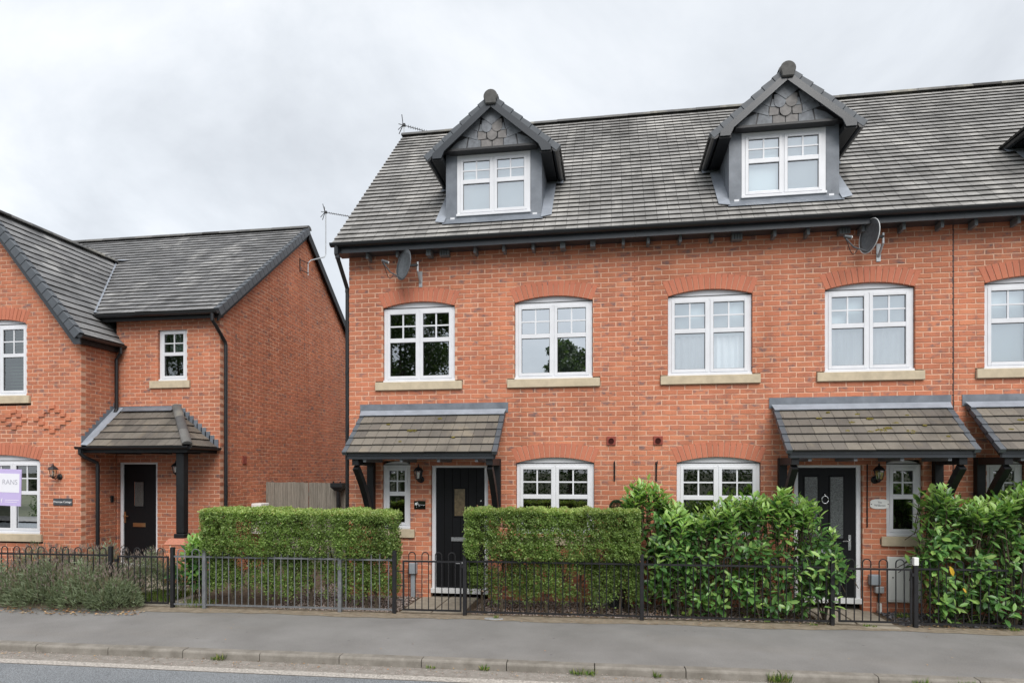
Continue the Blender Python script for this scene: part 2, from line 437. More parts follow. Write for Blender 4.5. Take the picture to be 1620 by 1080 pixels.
# pieces: alike small meshes in variants, laid singly (objects) or joined (one mesh)
class Pieces:
    def __init__(s, variants, mat, name):
        s.name = name; s.mat = mat; s.var = variants; s.me = []
        for i, (v, f, r) in enumerate(variants):
            me = bpy.data.meshes.new(name); me.from_pydata(v.tolist(), [], f)
            at = me.attributes.new("rnd", 'FLOAT', 'FACE'); at.data.foreach_set("value", r if hasattr(r, '__len__') else [r]*len(f))
            me.materials.append(M[mat]); s.me.append(me)
    def single(s, T, parent, idx):
        """T: 4x4 world matrix"""
        o = bpy.data.objects.new(s.name, s.me[idx]); COL.objects.link(o)
        o.parent = parent
        o.matrix_local = Matrix.Translation(-WL[parent.name]) @ T
        return o
    def joined(s, Ts, idxs, name, parent, loc=(0, 0, 0)):
        if not Ts: return None
        V = []; F = []; Rn = []; b = 0
        for T, i in zip(Ts, idxs):
            v, f, r = s.var[i]; A = np.array(T)
            V.append(v @ A[:3, :3].T + A[:3, 3]); 
            for q in f: F.append([x + b for x in q])
            Rn += (r if hasattr(r, '__len__') else [r]*len(f)); b += len(v)
        me = bpy.data.meshes.new(name)
        me.from_pydata((np.concatenate(V) - np.array(loc)).tolist(), [], F)
        at = me.attributes.new("rnd", 'FLOAT', 'FACE'); at.data.foreach_set("value", Rn)
        me.materials.append(M[s.mat])
        return link(name, me, parent, loc, STUFF)
    def lay(s, items, parent, pick, rest):
        """items: list of (T, idx, size in picture); the pick largest become objects, the others one mesh"""
        order = sorted(range(len(items)), key=lambda i: -items[i][2])
        big = [i for i in order[:pick] if items[i][2] > 0]; bs = set(big)
        for i in big: s.single(items[i][0], parent, items[i][1])
        small = [i for i in range(len(items)) if i not in bs]
        return s.joined([items[i][0] for i in small], [items[i][1] for i in small], rest, parent)

CS, SN = math.cos(-YAW), math.sin(-YAW)
def proj(p):
    q = p[1] - CAM_Y
    z = p[0]*SN + q*CS; u = p[0]*CS - q*SN
    return 810 + FPX*u/z, 742.6 - FPX*(p[2]-CAM_Z)/z, z
def insize(p, area):
    """picture size of a piece, 0 when outside the frame"""
    x, y, z = proj(p)
    return area*(FPX/z)**2 if (z > 0 and -5 < x < 1625 and -5 < y < 1085) else 0.0

# brick: rounded irregular stretcher, front face at y=0, 0.10 deep
def brick_variant(L, r):
    h = 0.0325; j = lambda a: random.uniform(-a, a)
    out = [(-L/2, -h), (0, -h), (L/2, -h), (L/2, h), (0, h), (-L/2, h)]
    ring = [(x + j(.003), z + j(.0035)) for x, z in out]
    front = [(x*(1 - .014/L) + j(.0015), z*.86 + j(.0015)) for x, z in ring]
    d = j(.0022)
    v = [(x, d + j(.0012), z) for x, z in front] + [(x, .0065, z) for x, z in ring] + [(x, .10, z) for x, z in ring]
    f = [(0, 1, 2, 3, 4, 5)] + [(i, 6+i, 6+(i+1) % 6, (i+1) % 6) for i in range(6)] + [(6+i, 12+i, 12+(i+1) % 6, 6+(i+1) % 6) for i in range(6)]
    return np.array(v), f, r
BR = Pieces([brick_variant(.215, random.random()) for _ in range(60)], "brick", "brick")

BRL, JT, CH = 0.215, 0.010, 0.075
def course_rows(u0, u1, z0, z1, excl, phase=0.0, gap=JT):
    """rows of (list of clear intervals, z of course); excl(zlo, zhi) -> list of (a, b) cut out"""
    rows = []
    n = int(round((z1 - z0)/CH))
    for i in range(n):
        zl = z0 + i*CH
        iv = [(u0, u1)]
        for a, b in excl(zl, zl + CH):
            nx = []
            for p, q in iv:
                if b <= p or a >= q: nx.append((p, q)); continue
                if a > p: nx.append((p, a))
                if b < q: nx.append((b, q))
            iv = nx
        rows.append(([(p, q) for p, q in iv if q - p > 0.02], zl, i))
    return rows
def bricks_from(rows, to_world, rot, area_ok=lambda p: True, phase=0.0):
    items = []
    for iv, zl, i in rows:
        for p, q in iv:
            P = BRL + JT
            k0 = math.floor((p - phase)/P) - 1; a = k0*P + phase + (P/2 if i % 2 else 0)
            while a < q:
                s, e = max(a, p), min(a + BRL, q)
                if e - s > 0.035:
                    c = to_world((s+e)/2, zl + CH/2)
                    T = Matrix.Translation(c) @ rot @ Matrix.Diagonal(((e-s)/BRL, 1, 1, 1))
                    sz = insize(c, (e-s)*.065) if area_ok(c) else 0.0
                    items.append((T, random.randrange(60), sz))
                a += P
    return items
def mortar_rows(mb, rows, to_world, depth):
    """depth: vector into the wall; the mortar bed lies 7 mm behind the brick faces"""
    d = Vector(depth)
    for iv, zl, i in rows:
        for p, q in iv:
            p += .005; q -= .005
            a, b = Vector(to_world(p, zl)) + d*.0045, Vector(to_world(q, zl)) + d*.0045
            u = Vector((0, 0, CH))
            mb.quad(a, b, b+u, a+u)
            mb.quad(a, a+u, a+u+d*.12, a+d*.12); mb.quad(b, b+d*.12, b+u+d*.12, b+u)

# arch of upright bricks: returns outlines (x, z) about the centre, springing at z=0
def arch_geo(w, rise, thick):
    Rr = (w*w/4 + rise*rise)/(2*rise); cz = rise - Rr
    half = math.asin(w/2/Rr)
    return Rr, cz, half, thick
def arch_point(g, a, out):
    Rr, cz, half, th = g; rr = Rr + th*out
    # the bricks fan a little more than the arc, as cut skewbacks do
    return rr*math.sin(a)*(1 + 0.045*out), cz + rr*math.cos(a)
ARCH_CACHE = {}
def make_arch(parent, xc, zs, w, rise=0.085, thick=0.222, y=0.0, n=None):
    g = arch_geo(w, rise, thick); half = g[2]
    n = n or int(round(w/0.075))
    key = (round(w, 3), rise, thick)
    if key not in ARCH_CACHE:
        ms = []
        for i in range(n):
            a0 = -half + 2*half*i/n; a1 = -half + 2*half*(i+1)/n; e = (a1-a0)*.065
            mb = MB(); mb.cur = random.random()
            pts = [arch_point(g, a0+e, 0.0), arch_point(g, a1-e, 0.0), arch_point(g, a1-e, 1.0), arch_point(g, a0+e, 1.0)]
            mb.prism(pts, 'y', -0.003 + random.uniform(-.001, .001), 0.10)
            me = bpy.data.meshes.new("arch_brick"); me.from_pydata(mb.v, [], mb.f)
            at = me.attributes.new("rnd", 'FLOAT', 'FACE'); at.data.foreach_set("value", mb.r)
            fix(me, 0.003); me.materials.append(M["arch_brick"]); ms.append(me)
        ARCH_CACHE[key] = ms
    for me in ARCH_CACHE[key]: link("arch_brick", me, parent, (xc, y, zs))
    return g
def arch_backing(mb, g, xc, zs, y):
    n = 12; half = g[2]
    for i in range(n):
        a0 = -half + 2*half*i/n; a1 = -half + 2*half*(i+1)/n
        P = [arch_point(g, a0, 0.0), arch_point(g, a1, 0.0), arch_point(g, a1, 1.0), arch_point(g, a0, 1.0)]
        mb.quad(*[(xc+p[0], y, zs+p[1]) for p in P])
def arch_excl(xc, zs, w, rise=0.085, thick=0.222):
    g = arch_geo(w, rise, thick)
    tab = [(arch_point(g, -g[2] + 2*g[2]*i/60, 1.0)) for i in range(61)]
    def f(zl, zh):
        zt = zh - zs - 0.012
        xs = [p[0] for p in tab if p[1] > zt]
        if zh <= zs + .01: return []
        base = w/2 + 0.055*min(1, max(0, (zl-zs)/thick))
        lowz = tab[0][1]
        if zt <= lowz: return [(xc - base + .012, xc + base - .012)]
        return [(xc + min(xs) + .01, xc + max(xs) - .01)] if xs else []
    return f

# roof tiles: flat interlocking tile with a shallow centre groove; x across, y up the slope, z out
TW = 0.335
def tile_variant(gauge, r):
    L = gauge + 0.07; w = TW/2 - .0025; g = .003; j = lambda a: random.uniform(-a, a)
    tz = .046 + j(.0025); hz = .014; th = .029
    xs = [-w, -g, -g, g, g, w]; dz = [0, 0, -.004, -.004, 0, 0]
    t = j(.004)
    v = [(x, t + j(.0012), tz + d) for x, d in zip(xs, dz)] + [(x, L, hz + d) for x, d in zip(xs, dz)] + \
        [(-w, t, tz - th), (w, t, tz - th), (-w, L, hz - th), (w, L, hz - th)]
    f = [(i, i+1, i+7, i+6) for i in range(5)] + [(12, 13, 5, 4, 3, 2, 1, 0), (12, 0, 6, 14), (5, 13, 15, 11)]
    return np.array(v), f, [r if i != 2 else 0.0 for i in range(5)] + [0.0, r, r]  # butt face takes the painted shadow-line tone, groove floor the same dark
TILES = {}
def tiles_of(matname, gauge, nm="tile"):
    key = (matname, gauge)
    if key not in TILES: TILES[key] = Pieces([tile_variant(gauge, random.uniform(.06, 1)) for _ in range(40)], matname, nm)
    return TILES[key]
def tile_items(P, org, u, w, U0, U1, Wd, gauge, cut, jitter=0.004, start=0.0):
    """org: point at the eave; u along the eave, w up the slope; cut(wmid) -> cut-out intervals along u"""
    org = Vector(org); u = Vector(u).normalized(); w = Vector(w).normalized(); n = u.cross(w)
    rot = Matrix((u, w, n)).transposed().to_4x4()
    items = []; nr = int(Wd/gauge + .5)
    for i in range(nr):
        wl = i*gauge
        iv = [(U0, U1)]
        for a, b in cut(wl + gauge/2):
            nx = []
            for p, q in iv:
                if b <= p or a >= q: nx.append((p, q)); continue
                if a > p: nx.append((p, a))
                if b < q: nx.append((b, q))
            iv = nx
        for p, q in iv:
            a = math.floor((p - start)/TW)*TW + start - (TW/2 if i % 2 else 0)
            while a < q:
                s, e = max(a, p), min(a + TW, q)
                if e - s > .012:
                    c = org + u*((s+e)/2) + w*wl
                    T = Matrix.Translation(c) @ rot @ Matrix.Rotation(random.gauss(0, jitter), 4, 'Z') @ Matrix.Diagonal(((e-s)/TW, 1, 1, 1))
                    items.append((T, random.randrange(40), insize(c, (e-s)*gauge)))
                a += TW
    return items
def ridge_run(parent, p0, p1, rad=0.115, seg=0.45, name="ridge_tile", mat="ridge", end_disc=False):
    p0, p1 = Vector(p0), Vector(p1); d = p1 - p0; n = max(1, int(round(d.length/seg))); d.normalize()
    step = (p1-p0).length/n
    side = d.cross(Vector((0, 0, 1))).normalized(); up = side.cross(d)
    for i in range(n):
        mb = MB(); mb.cur = random.random()
        a, b = p0 + d*(i*step - .01), p0 + d*((i+1)*step - .006)
        K = 8; rr = rad*random.uniform(.98, 1.02)
        for q, sc in ((a, 1.0), (b, 0.97)):
            for k in range(K+1):
                t = math.pi*k/K; mb.v.append(tuple(q + side*math.cos(t)*rr*sc + up*(math.sin(t)*rr*.72*sc)))
        for k in range(K): mb.f.append((k, k+1, K+2+k, K+1+k)); mb.r.append(mb.cur)
        mb.f.append(tuple(range(K+1))); mb.r.append(mb.cur); mb.f.append(tuple(range(K+1, 2*K+2))); mb.r.append(mb.cur)
        mb.build(name, mat, parent)
# ------------------------------------------------------------------ ground, road, footway, kerb
mb = MB(); mb.quad((-400, -400, -.13), (400, -400, -.13), (400, 600, -.13), (-400, 600, -.13))
mb.build("ground", "far_ground", loc=(0, 0, -.13), props=STRUCT)
def kerb_y(x): return -3.00 + 0.0305*x          # back of the kerb
def fence_y(x): return -1.055 + 0.0405*x        # line of the railings
def strip(name, mat, fa, fb, z, x0=-24, x1=24, n=48, props=STRUCT):
    mb = MB(); xs = [x0 + (x1-x0)*i/n for i in range(n+1)]
    for a, b in zip(xs[:-1], xs[1:]):
        mb.quad((a, fa(a), z), (b, fa(b), z), (b, fb(b), z), (a, fb(a), z))
    return mb.build(name, mat, loc=(0, fa(0), z), props=props)
KW = 0.125
strip("road", "asphalt_road", lambda x: kerb_y(x) - 7.2, lambda x: kerb_y(x) - KW - .405, -.086, -60, 60)
strip("road_gutter", "road_gutter", lambda x: kerb_y(x) - KW - .405, lambda x: kerb_y(x) - KW + .02, -.087, -60, 60)
strip("edge_line", "road_paint", lambda x: kerb_y(x) - KW - .40, lambda x: kerb_y(x) - KW - .27, -.081, -60, 60)
strip("footway", "asphalt_footway", lambda x: kerb_y(x) - .005, lambda x: fence_y(x) - .09 + .02*math.sin(x*3.1), 0.0, -60, 60, 240)
strip("footway_edge", "footway_edge", lambda x: fence_y(x) - .25 + .035*math.sin(x*2.3) + .02*math.sin(x*9.1), lambda x: fence_y(x) + .10, 0.004, -30, 30, 240)
strip("garden_soil", "soil", lambda x: fence_y(x) - .02, lambda x: 9.0, -.012, -13.4, 10)
strip("far_footway", "asphalt_footway", lambda x: kerb_y(x) - 9.4, lambda x: kerb_y(x) - 7.2, -.02, -60, 60)
mb = MB(); mb.quad((-24, kerb_y(-24) - .02, -.10), (24, kerb_y(24) - .02, -.10), (24, kerb_y(24), -.10), (-24, kerb_y(-24), -.10))
kerb = mb.build("kerb", "kerb_concrete", loc=(0, kerb_y(0), -.1), props=STRUCT)
a = math.atan(0.0305); KL = 0.914
kmes = []
for i in range(5):
    mb = MB(); mb.cur = random.random()
    pr = [(0, .004), (0, -.14), (-KW, -.14), (-KW, -.022), (-KW + .006, -.006), (-KW + .022, .004)]
    mb.prism(pr, 'x', -KL/2 + .004, KL/2 - .004)
    me = bpy.data.meshes.new("kerb_stone"); me.from_pydata(mb.v, [], mb.f); fix(me, 0.003); me.materials.append(M["kerb_concrete"]); kmes.append(me)
for i in range(-17, 16):
    x = .30 + i*KL*math.cos(a)
    o = link("kerb_stone", random.choice(kmes), kerb, (x, kerb_y(x), random.uniform(-.002, .002)), None, Matrix.Rotation(a, 4, 'Z'))

# ------------------------------------------------------------------ windows and doors
def window(house, x0, x1, z0, z1, y, ncas, rise=0.0, sill=None, glassm="pane", room="room_dark", blind=None,
           upper=0.43, nblind=None, ov=None, sillmat="stone", cill=True, depth=1.3):
    """frame front at y; opening x0..x1, z0..z1 (z1 = springing); returns the window part"""
    w = x1 - x0; xc = (x0+x1)/2; fw = .058; yf = y
    mb = MB()
    mb.box(x0, x0+fw, yf, yf+.07, z0, z1); mb.box(x1-fw, x1, yf, yf+.07, z0, z1)
    mb.box(x0+fw, x1-fw, yf, yf+.07, z1-fw, z1); mb.box(x0+fw, x1-fw, yf, yf+.07, z0, z0+fw)
    cw = (w - 2*fw)/ncas
    for i in range(1, ncas): mb.box(x0+fw+cw*i-.018, x0+fw+cw*i+.018, yf+.001, yf+.069, z0+fw, z1-fw)
    if rise:
        g = arch_geo(w, rise, .2); pts = []
        for i in range(13):
            p = arch_point(g, -g[2] + 2*g[2]*i/12, 0.0); pts.append((xc+p[0], z1+p[1]+.004))
        pts = [(x0, z1+.001)] + pts[1:-1] + [(x1, z1+.001)]
        mb.prism(pts, 'y', yf+.012, yf+.07)
    if cill: mb.box(x0-.008, x1+.008, yf-.032, yf+.001, z0-.002, z0+.035)
    win = mb.build("window", "upvc", house, bevel=.003)
    if rise:
        MB().box(x0+.002, x1-.002, yf-.004, yf+.011, z1-.010, z1+.002).build("head_trim", "seal", win)
    rb = MB().box(x0+.02, x1-.02, yf+.075, yf+depth, z0-.25, z1+.12)
    rb.f = [f for k, f in enumerate(rb.f) if k != 2]; rb.r = rb.r[:5]
    rb.build("room", room, win)
    cf = .048; gap = .006
    for i in range(ncas):
        a, b = x0+fw+cw*i + (.012 if i else -.006), x0+fw+cw*(i+1) - (.012 if i < ncas-1 else -.006)
        zb, zt = z0+fw-.006, z1-fw+.006
        zm = zb + (zt-zb)*(1-upper)
        c = MB(); ya, yb = yf-.008, yf+.045
        c.box(a, a+cf, ya, yb, zb, zt); c.box(b-cf, b, ya, yb, zb, zt)
        c.box(a+cf, b-cf, ya, yb, zb, zb+cf); c.box(a+cf, b-cf, ya, yb, zt-cf, zt); c.box(a+cf, b-cf, ya+.002, yb, zm-.034, zm+.034)
        c.build("casement", "upvc", win, bevel=.004)
        pa, pb = a+cf, b-cf; xm = (pa+pb)/2; za, zc = zm+.034, zt-cf; zmid = (za+zc)/2; gb = .011
        gmat = glassm if isinstance(glassm, str) else glassm[i]
        bars = MB(); bars.box(xm-gb, xm+gb, yf+.008, yf+.030, za, zc); bars.box(pa, xm-gb, yf+.009, yf+.029, zmid-gb, zmid+gb); bars.box(xm+gb, pb, yf+.009, yf+.029, zmid-gb, zmid+gb)
        bars.build("glazing_bar", "upvc", win)
        se = MB()
        for (p, q, s, t) in ((pa, pb, zb+cf, zm-.034), (pa, pb, za, zc)):
            se.box(p, p+gap, yf+.012, yf+.03, s, t); se.box(q-gap, q, yf+.012, yf+.03, s, t)
            se.box(p+gap, q-gap, yf+.012, yf+.03, s, s+gap); se.box(p+gap, q-gap, yf+.012, yf+.03, t-gap, t)
        se.build("gasket", "seal", win)
        for (p, q, s, t) in ((pa, pb, zb+cf, zm-.034), (pa, xm, za, zmid), (xm, pb, za, zmid), (pa, xm, zmid, zc), (xm, pb, zmid, zc)):
            m = MB(); t1 = random.uniform(-.0012, .0012)
            m.quad((p, yf+.019, s), (q, yf+.019+t1, s), (q, yf+.019+t1, t), (p, yf+.019, t))
            m.build("pane", gmat, win)
    if blind:
        for (m, a, b, s, t, d) in blind:
            if m in ("blind_white", "curtain_green", "room_pale") and d < .49:      # hung cloth with folds
                c = MB(); K = 60; za_, zb_ = z0+(z1-z0)*s, z0+(z1-z0)*t; q0 = None
                for k_ in range(K+1):
                    xx = x0+w*(a+(b-a)*k_/K); yy = yf + max(d, .09) + .016*math.sin(k_*1.15) + .007*math.sin(k_*.43)
                    if q0: c.quad((q0[0], q0[1], za_), (xx, yy, za_), (xx, yy, zb_), (q0[0], q0[1], zb_))
                    q0 = (xx, yy)
                c.build("curtain", m, win, smooth=True)
                continue
            MB().box(x0+w*a, x0+w*b, yf+d, yf+d+.01, z0+(z1-z0)*s, z0+(z1-z0)*t).build("blind", m, win)
    if sill:
        a, b, s, t = sill
        MB().box(a, b, y-.085, y+.09, s, t).build("sill", sillmat, win, bevel=.006)
    return win

def door(house, x0, x1, z0, z1, y, kind):
    """white frame x0..x1; black leaf inside"""
    fw = .062
    lx0, lx1, lz0, lz1 = x0+fw, x1-fw, z0+.065, z1-fw
    leaf = MB().box(lx0+.004, lx1-.004, y+.02, y+.065, lz0, lz1).build("door", "door_black", house)
    f = MB(); f.box(x0, x0+fw, y, y+.09, z0, z1); f.box(x1-fw, x1, y, y+.09, z0, z1); f.box(x0+fw, x1-fw, y, y+.09, z1-fw, z1)
    f.build("frame", "upvc", leaf, bevel=.004)
    MB().box(x0-.01, x1+.01, y-.05, y+.09, z0-.02, z0+.055).build("threshold", "upvc_grey", leaf, bevel=.004)
    return leaf, (lx0, lx1, lz0, lz1)
def door_glass(leaf, x0, x1, z0, z1, y, m):
    t = .022; f = MB(); ya = y+.008
    f.box(x0-t, x0, ya, y+.0195, z0-t, z1+t); f.box(x1, x1+t, ya, y+.0195, z0-t, z1+t); f.box(x0, x1, ya, y+.0195, z0-t, z0); f.box(x0, x1, ya, y+.0195, z1, z1+t)
    f.build("glazing_bead", "door_black", leaf, bevel=.005)
    MB().box(x0, x1, y+.013, y+.0195, z0, z1).build("pane", m, leaf)
def letterbox(leaf, x0, x1, z0, z1, y, m):
    MB().box(x0, x1, y+.008, y+.0195, z0, z1).build("letterbox", m, leaf, bevel=.004)
    MB().box(x0+.03, x1-.03, y+.002, y+.0078, z0+.012, z1-.012).build("letterbox_flap", m, leaf, bevel=.003)
def lever(leaf, x, z, y, m, s=1):
    mb = MB(); mb.box(x-.018, x+.018, y+.008, y+.0195, z-.12, z+.10); mb.tube([(x, y+.008, z+.02), (x, y-.035, z+.02), (x+s*.11, y-.04, z+.015)], .010, 8)
    mb.build("handle", m, leaf)

# ------------------------------------------------------------------ the terrace
ZW0, ZWT = 3.435 - 48*CH, 3.435 + 27*CH         # brick courses
PITCH = math.atan2(9.10-5.577, 3.155+.30); RL = math.hypot(9.10-5.577, 3.455); GA = RL/31.5
H = []
HX = [(-4.176, .372), (.372, 4.748), (4.762, 9.25)]
hl = ["red brick terraced house at the terrace's end, with black door and narrow pane in it",
      "middle red brick terraced house whose black door has two long obscure glass panels",
      "red brick terraced house beyond the dark movement joint, cut off by the frame"]
for i, (a, b) in enumerate(HX):
    H.append(thing("terraced_house", hl[i], "house", ((a+b)/2, 3.2, ZW0), "houses of the brick terrace"))
FIRST = [(0, -3.594, -2.420), (0, -1.456, -.262), (1, .865, 2.064), (1, 3.072, 4.261), (2, 5.158, 6.345), (2, 7.31, 8.50)]
GROUNDW = [(0, -1.431, -.238), (1, .993, 2.180), (2, 7.33, 8.52)]
SMALLW = [(0, -3.606, -3.149), (1, 3.893, 4.355), (2, 5.186, 5.645)]
DOORS = [(0, -2.800, -1.884, .088), (1, 2.653, 3.567, .118), (2, 5.99, 6.90, .12)]
ZS, ZH = 3.420, 4.610        # first-floor windows
GZ, GH = 1.00, 2.125
ex = []
for h, a, b in FIRST:
    ex.append(lambda zl, zh, a=a, b=b: [(a-.004, b+.004)] if ZS-.01 < (zl+zh)/2 < ZH else [])
    c, w2 = (a+b)/2, .715
    ex.append(lambda zl, zh, c=c: [(c-.715, c+.715)] if 3.285 < (zl+zh)/2 < ZS else [])
    ex.append(arch_excl((a+b)/2, ZH, b-a))
for h, a, b in GROUNDW:
    ex.append(lambda zl, zh, a=a, b=b: [(a-.004, b+.004)] if GZ < (zl+zh)/2 < GH else [])
    ex.append(arch_excl((a+b)/2, GH, b-a))
for h, a, b in SMALLW:
    ex.append(lambda zl, zh, a=a, b=b: [(a-.004, b+.004)] if 1.07 < (zl+zh)/2 < 2.15 else [])
    ex.append(lambda zl, zh, a=a, b=b: [(a-.085, b+.085)] if .935 < (zl+zh)/2 < 1.07 else [])
for h, a, b, z in DOORS:
    ex.append(lambda zl, zh, a=a, b=b: [(a-.004, b+.004)] if (zl+zh)/2 < 2.115 else [])
def exall(zl, zh):
    o = []
    for f in ex: o += f(zl, zh)
    return o
fw_ = lambda u, z: Vector((u, 0, z))
I4 = Matrix.Identity(4)
walls = []
for i, (a, b) in enumerate(HX):
    rows = course_rows(a, b, ZW0, ZWT, exall)
    mb = MB(); mortar_rows(mb, rows, fw_, (0, 1, 0))
    for lst, zz_ in ((FIRST, ZH), (GROUNDW, GH)):
        for h, p, q in lst:
            if h == i: arch_backing(mb, arch_geo(q-p, .085, .222), (p+q)/2, zz_, .007)
    MB().box(a+.001, b-.001, 6.9, 7.1, ZW0, ZWT).build('rear_wall', 'mortar', H[i])
    if i == 0:
        mb.quad((a, .13, ZW0), (a, 7.1, ZW0), (a, 7.1, ZWT), (a, .13, ZWT)); mb.quad((a, .13, ZWT), (a, 7.1, ZWT), (a, 3.45, 9.0))
    if i == 2: mb.quad((b, .13, ZW0), (b, 7.1, ZW0), (b, 7.1, ZWT), (b, .13, ZWT)); mb.quad((b, .13, ZWT), (b, 7.1, ZWT), (b, 3.3, 9.0))
    wl = mb.build("wall", "mortar", H[i], loc=((a+b)/2, 0, ZW0)); walls.append(wl)
    vis = lambda c: c.z > 3.1 or (c.z > 1.55 and (-1.55 < c.x < 2.3))
    vis_ = vis
TER = bricks_from(course_rows(HX[0][0], HX[1][1], ZW0, ZWT, exall), fw_, I4, vis_, -4.176)
for i, wl in enumerate(walls):
    items = [t for t in TER if (t[0].translation.x < .372) == (i == 0)] if i < 2 else bricks_from(course_rows(*HX[2], ZW0, ZWT, exall), fw_, I4, vis_, -4.176)
    BR.lay(items, wl, 300, "brickwork")
for lst, zz_ in ((FIRST, ZH), (GROUNDW, GH)):
    for h, p, q in lst:
        if p < 6.6: make_arch(walls[h], (p+q)/2, zz_, q-p)
for (a, b) in ((4.748, 4.762),):
    MB().box(a+.001, b-.001, .004, .05, ZW0, ZWT).build("movement_joint", "seal", H[1])

YF = .045
kinds = [dict(glassm="pane_dark", room="room_dark"),
         dict(glassm="pane_mirror", room="room_dark", blind=[("room_pale", .05, .95, .0, 1.0, .5)]),
         dict(glassm="pane_coated", room="room_pale", blind=[("blind_pale", .05, .95, .50, 1.0, .072), ("blind_white", .05, .95, .02, .5, .078)]),
         dict(glassm="pane_coated", room="room_pale", blind=[("blind_white", .04, .96, .0, .54, .072), ("blind_pale", .04, .96, .54, 1.0, .078)]),
         dict(glassm="pane_coated", room="room_pale", blind=[("blind_pale", .04, .96, .0, 1.0, .075)]),
         dict(glassm="pane_coated", room="room_dark")]
for j, (h, a, b) in enumerate(FIRST):
    c = (a+b)/2
    window(H[h], a, b, ZS, ZH, YF, 2, .085, (c-.713, c+.713, 3.288, 3.418), **kinds[j])
for h, a, b in GROUNDW:
    c = (a+b)/2
    window(H[h], a, b, GZ, GH, YF, 2, .085, (c-.70, c+.70, GZ-.135, GZ-.002), upper=.46)
for h, a, b in SMALLW:
    c = (a+b)/2
    window(H[h], a, b, 1.075, 2.105, YF, 1, .045, (c-.31, c+.31, .937, 1.072), upper=.45)
# door of the end house
d1, q = door(H[0], -2.800, -1.884, .088, 2.116, .05, 0)
door_glass(d1, -2.435, -2.265, 1.29, 1.715, .05, "amber_glass")
letterbox(d1, -2.49, -2.20, .885, .955, .05, "chrome")
MB().box(-2.42, -2.22, .058, .0695, .53, .565).build("door_number", "chrome", d1)
MB().lathe([(.0, 0), (.013, 0), (.013, -.012), (.0, -.012)], (-2.005, .068, 1.53), 10, 'y').build("lock", "chrome", d1)
m = MB()
for x in (-2.60, -2.47, -2.34, -2.21, -2.08): m.box(x-.003, x+.003, .0665, .0698, .17, 2.04)
m.build("board_groove", "dark_hole", d1)
# door of the middle house
d2, q = door(H[1], 2.653, 3.567, .118, 2.112, .05, 1)
door_glass(d2, 2.812, 2.985, 1.03, 1.915, .05, "obscure_glass")
door_glass(d2, 3.162, 3.335, 1.03, 1.915, .05, "obscure_glass")
letterbox(d2, 2.95, 3.20, .80, .87, .05, "chrome")
kn = MB(); kn.tube([(3.085+.045*math.cos(t), .052, 1.585+.055*math.sin(t)) for t in [math.pi*2*i/14 for i in range(15)]], .009, 6)
kn.lathe([(.0, 0), (.024, 0), (.018, -.03), (0, -.034)], (3.085, .068, 1.66), 10, 'y'); kn.build("knocker", "chrome", d2, smooth=True)
lever(d2, 3.42, .98, .05, "chrome", -1)
for (x0, x1) in ((2.80, 3.00), (3.15, 3.35)):
    f = MB(); f.box(x0, x1, .058, .0698, .28, .29); f.box(x0, x1, .058, .0698, .73, .74); f.box(x0, x0+.01, .058, .0698, .29, .73); f.box(x1-.01, x1, .058, .0698, .29, .73)
    f.build("panel_mould", "door_black", d2)
d3, q = door(H[2], 5.99, 6.90, .12, 2.112, .05, 1)
letterbox(d3, 6.3, 6.58, .95, 1.02, .05, "chrome")

# roof
RW = Vector((0, math.cos(PITCH), math.sin(PITCH)))
def roofz(y): return 5.577 + (y+.30)*math.tan(PITCH)
DORM = [(0, -1.815), (1, 2.525), (2, 6.955)]
def dcut(w):
    z = 5.577 + w*math.sin(PITCH); o = []
    for h, xc in DORM:
        if z > 5.93:
            hw = min(.785, (7.78-z)/.80)
            if hw > 0: o.append((xc-hw, xc+hw))
    return o
P = tiles_of("roof_tile", GA)
RX = [(-4.33, .372), (.372, 4.754), (4.754, 9.4)]
for i, (a, b) in enumerate(RX):
    mb = MB(); e = Vector((0, -.27, roofz(-.27)-.012)); r_ = Vector((0, 3.155, roofz(3.155)-.012))
    mb.quad((a+.02, e.y, e.z), (b, e.y, e.z), (b, r_.y, r_.z), (a+.02, r_.y, r_.z))
    mb.quad((a+.02, r_.y, r_.z), (b, r_.y, r_.z), (b, 6.9, 5.46), (a+.02, 6.9, 5.46))
    rf = mb.build("roof", "roof_tile", H[i], loc=((a+b)/2, 1.5, 5.5))
    if i == 0: ALLT = tile_items(P, (0, -.30, 5.577-.03), (1, 0, 0), RW, RX[0][0], RX[2][1], RL, GA, dcut, start=-4.33)
    items = [t for t in ALLT if a <= t[0].translation.x < b]
    P.lay(items, rf, 300, "tiling")
    ridge_run(rf, (a-.0, 3.155, 9.06), (b, 3.155, 9.06), .12, .46)
# verge of the end gable: mortar undercloak
MB().prism([(-.27, roofz(-.27)-.075), (-.27, roofz(-.27)-.02), (3.155, roofz(3.155)-.02), (3.155, roofz(3.155)-.075)], 'x', -4.315, -4.17).build("undercloak", "verge_cap", H[0])
